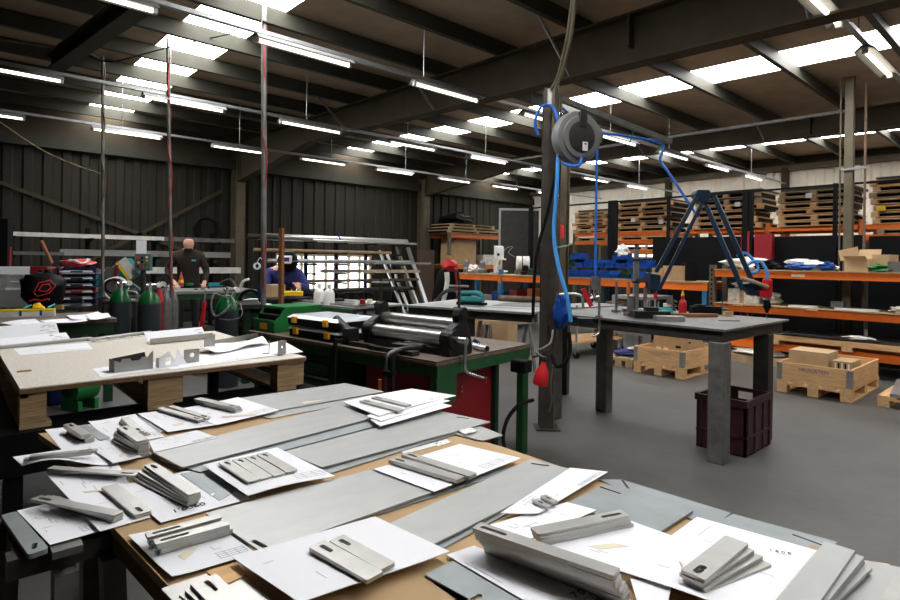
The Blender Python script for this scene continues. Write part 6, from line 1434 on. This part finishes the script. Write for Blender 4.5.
for bi_,(y0,L,n,nm,_) in enumerate(bays):
    hh = [.086,.108,.118,.108,.105][bi_]
    for k in range(n):
        rn = random.Random(bi_*20+k); dy = rn.uniform(-.05,.05); dl = rn.uniform(-.14,.0)
        lev = 'lowest' if k == 0 else ('topmost' if k == n-1 else NTH[k])
        lab = '%s pallet in the %s' % (lev, nm) if lev in ('lowest','topmost') else '%s pallet from the bottom in the %s' % (lev, nm)
        # local x of the pallet runs along the rack
        flat_pallet((PX-.06+rn.uniform(-.05,.03), y0+L+dy, 2.112+hh*k), L+dl, .95, lab, PG[(k*2+bi_*3+rn.randint(0,1))%6], 'pallets in the '+nm, hh-.008, -PI/2)
    tag(MB().box(PX+.0,PX+.95,y0+.05,y0+L-.05,2.112+hh*n,2.122+hh*n+.025).build('dark_sheet','dark_steel'),'dark sheet lying on top of the '+nm,'sheet')
for k,(y0,L,z) in enumerate(((5.82,1.25,1.922),(5.82,1.25,1.702),(7.32,.9,1.922),(.98,1.3,1.942))):
    flat_pallet((PX-.05,y0+L,z),L,.95,['single pallet on the second beam left of the balance arm','single pallet on the lowest beam left of the balance arm','single pallet on the second beam behind the blue bins','single pallet on the second beam at the far right'][k],'pine' if k < 2 else 'oldwood',None,.09,-PI/2)
for k,(y,z) in enumerate(((6.6,2.32),(5.95,2.25),(4.4,2.52),(3.2,2.6),(2.60,2.42))):
    tag(MB().box(PX-.13,PX-.128,y,y+.1,z,z+.09).build('pallet_ticket','paper' if k != 2 else 'paper'),['white ticket on the pallets left of the balance arm','second white ticket lower on those same pallets','white ticket on the pallets behind the balance arm','white ticket on the pallets beside the tan column','white ticket at the right edge of the column stack'][k],'ticket')
tag(MB().box(PX-.13,PX-.128,2.15,2.27,2.32,2.40).build('pallet_ticket','yellow'),'yellow ticket on the pallets at the far right','ticket')
# red extinguishers by the far tan post
fp = thing('far_post','tan steel column behind the brown post','column',(8.35,6.25,0))
MB().box(-.06,-.045,-.07,.07,0,3.9).box(.045,.06,-.07,.07,0,3.9).box(-.045,.045,-.01,.01,0,3.9).build('column_profile','tan',fp)
tag(MB().lathe([(.07,0),(.07,.36),(.04,.44),(.02,.48)],c=(7.659, 5.892, 1.676),n=14).build('fire_extinguisher','red',smooth=True),'red fire extinguisher left of the far tan column','extinguisher')
tag(MB().lathe([(.05,0),(.05,.18),(.03,.22)],c=(7.72, 5.837, 1.811),n=14).build('red_canister','red',smooth=True),'small red canister right of the fire extinguisher','canister')
tag(MB().box(8.18,8.34,6.4,6.62,2.75,3.0).build('junction_box','galv'),'grey junction box on the far tan column','box')

M['print_blue'] = mat('blue stamped print',(.05,.06,.26),.9); M['print_faint'] = mat('faint stamped print',(.30,.24,.16),.9)
# ================================================================ collared pallets on the floor
def collar_pallet(p, L, D, label, writing=None):
    t = pallet(p, L, D, label, 0, 'pine', 'pine', None, .13, 5)
    H0, H1 = .131, .335
    c = MB()
    MB().box(0,L,0,.022,H0,H1).build('collar_board','pine',t); MB().box(0,L,D-.022,D,H0,H1).build('collar_board','pine',t)
    cf = MB().box(0,.022,.022,D-.022,H0,H1).build('collar_board','pine_y',t); MB().box(L-.022,L,.022,D-.022,H0,H1).build('collar_board','pine_y',t)
    for x,y in ((0,0),(0,D),(L,0),(L,D)):
        sx_, sy_ = (-1 if x == 0 else 1), (-1 if y == 0 else 1)
        h = MB().box(min(x+sx_*.003,x-sx_*.05),max(x+sx_*.003,x-sx_*.05),min(y+sy_*.003,y),max(y+sy_*.003,y),H0+.01,H1-.01)
        h.box(min(x+sx_*.003,x),max(x+sx_*.003,x),min(y,y-sy_*.05),max(y,y-sy_*.05),H0+.01,H1-.01); hg = h.build('corner_hinge','bright',t)
    if writing: text(writing.strip(),.055,'print_faint' if writing[-1] == ' ' else 'print_blue',t,(-.002,D*.70,.255),(PI/2,0,-PI/2))
    return t
p1 = collar_pallet((6.98,1.58,0),1.16,.70,'collared wooden pallet holding cartons, right of the steel table','VROOSTEN')
p2 = collar_pallet((6.74,3.24,0),1.05,.66,'collared wooden pallet holding a carton, behind the steel table','VROOSTEN ')
cb1 = thing('carton','taller plain carton inside the right collared pallet','carton',(7.25,1.95,.132))
MB().box(-.12,.25,-.12,.26,0,.33).build('carton_body','card2',cb1)
cb2 = thing('carton','low carton of dark dividers inside the right collared pallet','carton',(7.2,1.68,.132))
MB().box(-.05,.3,-.06,.12,0,.26).build('carton_body','card',cb2)
for k in range(5): MB().box(-.056,-.05,-.04+.03*k,-.025+.03*k,.12,.24).build('divider','whitebits' if k%2 == 0 else 'black',cb2)
cb3 = thing('carton','brown carton standing inside the left collared pallet','carton',(7.0,3.35,.132))
MB().box(0,.5,0,.42,0,.37).build('carton_body','card',cb3); MB().box(-.001,.0,.05,.12,.2,.23).build('hand_hole','black',cb3); MB().box(.1,.16,-.002,0,.26,.28).build('hand_hole','black',cb3)
for k in range(2): MB().box(-.002,-.0005,.22+.1*k,.28+.1*k,.09,.19).build('pale_mark','cream',cb3)
bp_ = pallet((6.9,4.02,0),1.0,.42,'low pallet with blue sacks left of the collared pallet',0,'oldwood','oldwood',None,.12)
tag(MB().blob((7.2,4.25,.121),(.5,.34,.08),7,.25).build('blue_sack','overall'),'blue sack on the low pallet','sack'); tag(MB().blob((7.25,4.17,.205),(.3,.2,.03),8,.25).build('white_sack','whitebits'),'white sack on top of the blue sack','sack')
rp_ = pallet((7.06,.35,0),1.1,1.03,'low pallet of dark strips at the right edge',0,'pine','pine',None,.11)
for k in range(5): tag(MB(fr((7.07,.42+.19*k,.111),.03*k)).box(0,1.0,0,.1,0,.03).build('steel_strip','mid_steel' if k%2 else 'galv'),NTH[k]+' strip from the right on the low pallet','strip','strips on the low pallet')
wt2 = thing('grey_stand','grey square tube stand behind the steel table','stand',(7.95,4.38,0))
for x,y in ((0,0),(0,.55),(.7,0),(.7,.55)): MB().box(x,x+.07,y,y+.07,0,.85).build('leg','galv',wt2)
MB().box(0,.07,.07,.55,.30,.37).box(0,.77,0,.62,.85,.9).build('rail','galv',wt2)

# ================================================================ people
def figure(name, label, loc, rz, joints, links, regions, root=0):
    """one continuous body grown over a jointed skeleton; regions(center) -> material index"""
    me = bpy.data.meshes.new(name+'_skeleton'); names = list(joints)
    me.from_pydata([(-joints[k][0][0],joints[k][0][1],joints[k][0][2]) for k in names], [(names.index(a), names.index(b)) for a,b in links], [])
    o = bpy.data.objects.new(name+'_tmp', me); COL.objects.link(o)
    md = o.modifiers.new('skin','SKIN'); md.use_smooth_shade = True
    for i,k in enumerate(names):
        r = joints[k][1]; r = (r,r) if not isinstance(r,tuple) else r
        q = 1.32 if k in ('jaw','skull','crown') else (1.0 if k[0] in 'lr' and k[1:2] in 'kmt' and len(k) <= 3 else 1.17); r = (r[0]*q, r[1]*q)
        me.skin_vertices[0].data[i].radius = r; me.skin_vertices[0].data[i].use_root = (i == root)
    s = o.modifiers.new('sub','SUBSURF'); s.levels = 2; s.render_levels = 2
    dg = bpy.context.evaluated_depsgraph_get(); m2 = bpy.data.meshes.new_from_object(o.evaluated_get(dg))
    bpy.data.objects.remove(o)
    b = bpy.data.objects.new(name, m2); COL.objects.link(b); b.location = loc; b.rotation_euler = (0,0,rz)
    m2.materials.clear()
    for m in regions[0]: m2.materials.append(M[m])
    for p in m2.polygons:
        p.material_index = regions[1](p.center); p.use_smooth = True
    return tag(b, label, 'person')
def hand(J, Lk, pre, wrist, palm, d, side, curl):
    """palm with five separate bent fingers; d = finger direction, side = towards the thumb"""
    d, side, curl = Vector(d).normalized(), Vector(side).normalized(), Vector(curl).normalized()
    J[pre+'palm'] = (Vector(palm), (.030,.018)); Lk.append((wrist, pre+'palm'))
    for i,(off,L) in enumerate(((.028,.075),(.010,.085),(-.010,.08),(-.028,.065))):
        a = Vector(palm)+side*off+d*.03; b = a+d*L*.55; c = b+d*L*.3+curl*L*.35
        J[pre+'k%d'%i] = (a,.009); J[pre+'m%d'%i] = (b,.0085); J[pre+'t%d'%i] = (c,.007)
        Lk += [(pre+'palm',pre+'k%d'%i),(pre+'k%d'%i,pre+'m%d'%i),(pre+'m%d'%i,pre+'t%d'%i)]
    a = Vector(palm)+side*.035-d*.01; b = a+side*.025+d*.03
    J[pre+'th'] = (a,.011); J[pre+'tt'] = (b,.008); Lk += [(pre+'palm',pre+'th'),(pre+'th',pre+'tt')]
VYAW = math.atan2(-1.0,-.35)    # faces the viewer
# local frame of both figures: x to the viewer's right, y towards the viewer
def face(b, hc, r, tilt, hair_m=None):
    """eyes, brows, nose, mouth and ears set on the head"""
    hc = Vector(hc); t = Matrix.Rotation(tilt,3,'X')
    def P(x,y,z): return hc+t @ Vector((x,y,z))
    for s in (-1,1):
        MB().ball(P(s*.032,r*.93,.008),.008,8,6).build('eye','whitebits',b,smooth=True); MB().ball(P(s*.032,r*.93+.006,.006),.005,8,6).build('iris','black',b,smooth=True)
        MB().bar(P(s*.018,r*.98,.028),P(s*.048,r*.92,.030),.006,.008).build('eyebrow','hair',b)
        MB().ball(P(s*.078,0,-.005),.022,8,6,(.4,.8,1.3)).build('ear','skin',b,smooth=True)
    MB().extrude([P(-.010,r*.95,.02),P(.010,r*.95,.02),P(.017,r*.98,-.03),P(-.017,r*.98,-.03)],t @ Vector((0,.022,-.006))).build('nose','skin',b,bevel=.006)
    MB().bar(P(-.024,r*.93,-.055),P(.024,r*.93,-.055),.008,.006).build('mouth','redpaint',b)
# ---- standing man bowed over his bench
J = {'pelvis':((0,-.10,.96),(.16,.115)),'waist':((0,-.05,1.10),(.155,.11)),'chest':((0,.02,1.30),(.175,.12)),'collar':((0,.07,1.45),(.12,.09)),'neck':((0,.10,1.53),(.062,.062)),
     'jaw':((0,.165,1.565),(.058,.062)),'skull':((0,.145,1.645),(.076,.092)),'crown':((0,.125,1.715),(.055,.07)),
     'hipl':((-.10,-.09,.90),.10),'kneel':((-.12,-.06,.50),.065),'anklel':((-.13,-.08,.10),.045),'toel':((-.15,.10,.045),.040),
     'hipr':((.10,-.09,.90),.10),'kneer':((.12,-.06,.50),.065),'ankler':((.13,-.08,.10),.045),'toer':((.15,.10,.045),.040),
     'shl':((-.19,.04,1.42),.075),'ell':((-.335,-.02,1.17),.052),'wrl':((-.24,.20,1.00),.036),
     'shr':((.19,.04,1.42),.075),'elr':((.30,.02,1.15),.052),'wrr':((.26,.22,.965),.036)}
Lk = [('pelvis','waist'),('waist','chest'),('chest','collar'),('collar','neck'),('neck','jaw'),('jaw','skull'),('skull','crown'),('pelvis','hipl'),('hipl','kneel'),('kneel','anklel'),('anklel','toel'),('pelvis','hipr'),('hipr','kneer'),('kneer','ankler'),('ankler','toer'),
      ('collar','shl'),('shl','ell'),('ell','wrl'),('collar','shr'),('shr','elr'),('elr','wrr')]
hand(J,Lk,'l','wrl',(-.205,.27,.955),(.35,.9,-.25),(1,-.3,0),(0,.2,-1)); hand(J,Lk,'r','wrr',(.25,.29,.935),(-.1,.95,-.2),(-1,0,0),(0,.2,-1))
def reg1(c):
    if c.z > 1.545 or (c.y > .235 and c.z < 1.05): return 0
    if c.z < .93 and c.y < .16: return 2 if c.z > .09 else 3
    return 1
sp = Vector((3.24, 10.461, 0.861)); SA = math.atan2(sp.y, sp.x)-PI/2
man = figure('person','standing person in a dark brown sweater bowed over the green workbench',(sp.x,sp.y,0),SA+PI,J,Lk,(('skin','sweater','trousers','black'),reg1))

face(man,(0,.155,1.64),.088,-.42)
hb = MB(Matrix.Translation((0,.135,1.66)) @ Matrix.Rotation(.30,4,'X'))
rows = []
for j in range(7):          # cropped hair: a cap open at the face
    th = .12+j*.26; row = []
    for i in range(16):
        a = 2*PI*i/16; k = 1.0 if math.sin(a) < .35 else max(.35, 1-(math.sin(a)-.35)*1.0)
        row.append(hb.v((.079*math.sin(th*k)*math.cos(a), .097*math.sin(th*k)*math.sin(a), .080*math.cos(th*k)+.006)))
    rows.append(row)
for j in range(6):
    for i in range(16): hb.face([rows[j][i],rows[j+1][i],rows[j+1][(i+1)%16],rows[j][(i+1)%16]])
hb.face(rows[0]); hb.build('hair','hair',man,smooth=True)
MB().lathe([(.072,1.475),(.074,1.52),(.066,1.54)],c=(0,.09,0),n=16).build('roll_collar','sweater',man,smooth=True)
MB(Matrix.Translation((-.085,.148,1.345)) @ Matrix.Rotation(-.25,4,'X')).box(-.035,.035,-.004,.004,-.013,.013).build('chest_badge','cyan',man)
# ---- welder leaning over the welding table behind a raised helmet
J = {'pelvis':((0,-.34,.86),(.16,.12)),'waist':((0,-.28,1.0),(.16,.125)),'chest':((.0,-.08,1.13),(.19,.13)),'collar':((.02,.02,1.22),(.13,.09)),'neck':((.03,.06,1.275),(.062,.062)),
     'jaw':((.045,.135,1.27),(.058,.062)),'skull':((.045,.125,1.35),(.076,.09)),'crown':((.045,.11,1.415),(.055,.07)),
     'hipl':((-.1,-.34,.80),.10),'kneel':((-.14,-.16,.47),.066),'anklel':((-.14,-.34,.10),.045),'toel':((-.15,-.16,.045),.04),
     'hipr':((.1,-.34,.80),.10),'kneer':((.14,-.16,.47),.066),'ankler':((.14,-.34,.10),.045),'toer':((.15,-.16,.045),.04),
     'shl':((-.20,-.03,1.19),.08),'ell':((-.25,.10,1.00),.062),'wrl':((-.03,.20,1.02),.040),
     'shr':((.21,-.03,1.17),.08),'elr':((.31,.10,.98),.062),'wrr':((.18,.20,1.055),.038)}
Lk = [('pelvis','waist'),('waist','chest'),('chest','collar'),('collar','neck'),('neck','jaw'),('jaw','skull'),('skull','crown'),('pelvis','hipl'),('hipl','kneel'),('kneel','anklel'),('anklel','toel'),('pelvis','hipr'),('hipr','kneer'),('kneer','ankler'),('ankler','toer'),
      ('collar','shl'),('shl','ell'),('ell','wrl'),('collar','shr'),('shr','elr'),('elr','wrr')]
hand(J,Lk,'l','wrl',(.03,.25,1.0),(1,.5,-.25),(0,.3,1),(.2,.2,-1)); hand(J,Lk,'r','wrr',(.165,.255,1.06),(.45,.7,-.55),(-1,.3,.4),(0,-.2,-1))
def reg2(c):
    x = -c.x
    if c.z > 1.255 and c.y > .04: return 0
    if c.y > .215 and c.z < 1.15 and x > .10: return 0
    if c.y > .215 and c.z < 1.15: return 3
    if c.z < .84: return 2 if c.z > .09 else 3
    return 1
sp = Vector((3.487, 7.283, 0.972)); SB = math.atan2(sp.y, sp.x)-PI/2
wel = figure('person','crouching welder in a blue jacket with a raised welding helmet',(sp.x,sp.y,0),SB+PI,J,Lk,(('skin','overall','trousers','black'),reg2))
face(wel,(-.045,.13,1.345),.086,-.3)
hm = Matrix.Translation((-.055,.14,1.375)) @ Matrix.Rotation(-.22,4,'Z') @ Matrix.Rotation(-.10,4,'X')
w1_ = MB(hm).lathe([(.05,.12),(.10,.095),(.128,.05),(.135,.0),(.128,-.06),(.105,-.12),(.07,-.15)],n=22).build('welding_helmet','black',wel,smooth=True)
MB(hm).extrude([(-.085,.095,.075),(.085,.095,.075),(.075,.105,-.03),(-.075,.105,-.03)],(0,.045,0)).build('silver_visor_frame','whitebits',w1_,bevel=.015)
MB(hm).extrude([(-.055,.141,.055),(.055,.141,.055),(.05,.141,-.01),(-.05,.141,-.01)],(0,.006,0)).build('visor_window','purple',w1_)
MB(hm).lathe([(.06,.118),(.08,.123),(.02,.135)],n=16).build('helmet_crown','greybits',w1_,smooth=True)
MB(hm).lathe([(.1365,-.01),(.137,.012)],n=22).build('head_band','greybits',w1_,smooth=True)
MB(Matrix.Translation((0,0,0))).tube([(-.12,.02,1.235),(-.05,.09,1.235),(.03,.085,1.235),(.09,.02,1.24),(.03,-.06,1.25),(-.07,-.06,1.25),(-.12,.02,1.235)],.022,n=8).build('jacket_collar','overall',wel,smooth=True)
# ---- jacket with a red hood hung over a post behind the sheet table
jp = Vector((5.317, 5.977, 0.851)); JA = math.atan2(jp.y,jp.x)-PI/2+PI
jk = thing('hung_jacket','black and white jacket with a red hood hung on a stand','jacket',(jp.x,jp.y,0),JA)
MB().lathe([(.03,0),(.03,.06),(.018,.08),(.018,1.42),(.05,1.43),(.05,1.48)],n=12).build('stand','boxtan',jk,smooth=True)
bd = MB()
rows = []
for z,rx,ry,ox in ((.80,.19,.09,.03),(.95,.185,.10,.02),(1.1,.17,.105,.0),(1.22,.15,.10,-.01),(1.30,.10,.08,-.02),(1.34,.05,.05,-.02)):
    rows.append([bd.v((ox+rx*math.cos(2*PI*i/18)*(1+.07*math.sin(5*i)), ry*math.sin(2*PI*i/18), z)) for i in range(18)])
for j in range(5):
    for i in range(18): bd.face([rows[j][i],rows[j][(i+1)%18],rows[j+1][(i+1)%18],rows[j+1][i]])
bd.face(rows[0][::-1]); bd.face(rows[-1]); bd.build('jacket_body','black',jk,smooth=True)
MB().tube([(.01,.11,1.24),(.0,.125,1.12),(.02,.12,.98),(.05,.10,.84)],lambda t: .036-.006*t,n=10).build('white_sleeve','whitebits',jk,smooth=True)
MB().blob((-.03,.03,1.25),(.24,.20,.17),3,.18,14,10).build('red_hood','red',jk,smooth=True)
MB().tube([(-.11,.10,1.28),(-.13,.11,1.1),(-.14,.10,.86)],.014,n=6).build('red_piping','redpaint',jk,smooth=True)
MB().cyl((.13,.05,.86),(.18,.06,.83),.03,.02).build('red_cuff','redpaint',jk,smooth=True)
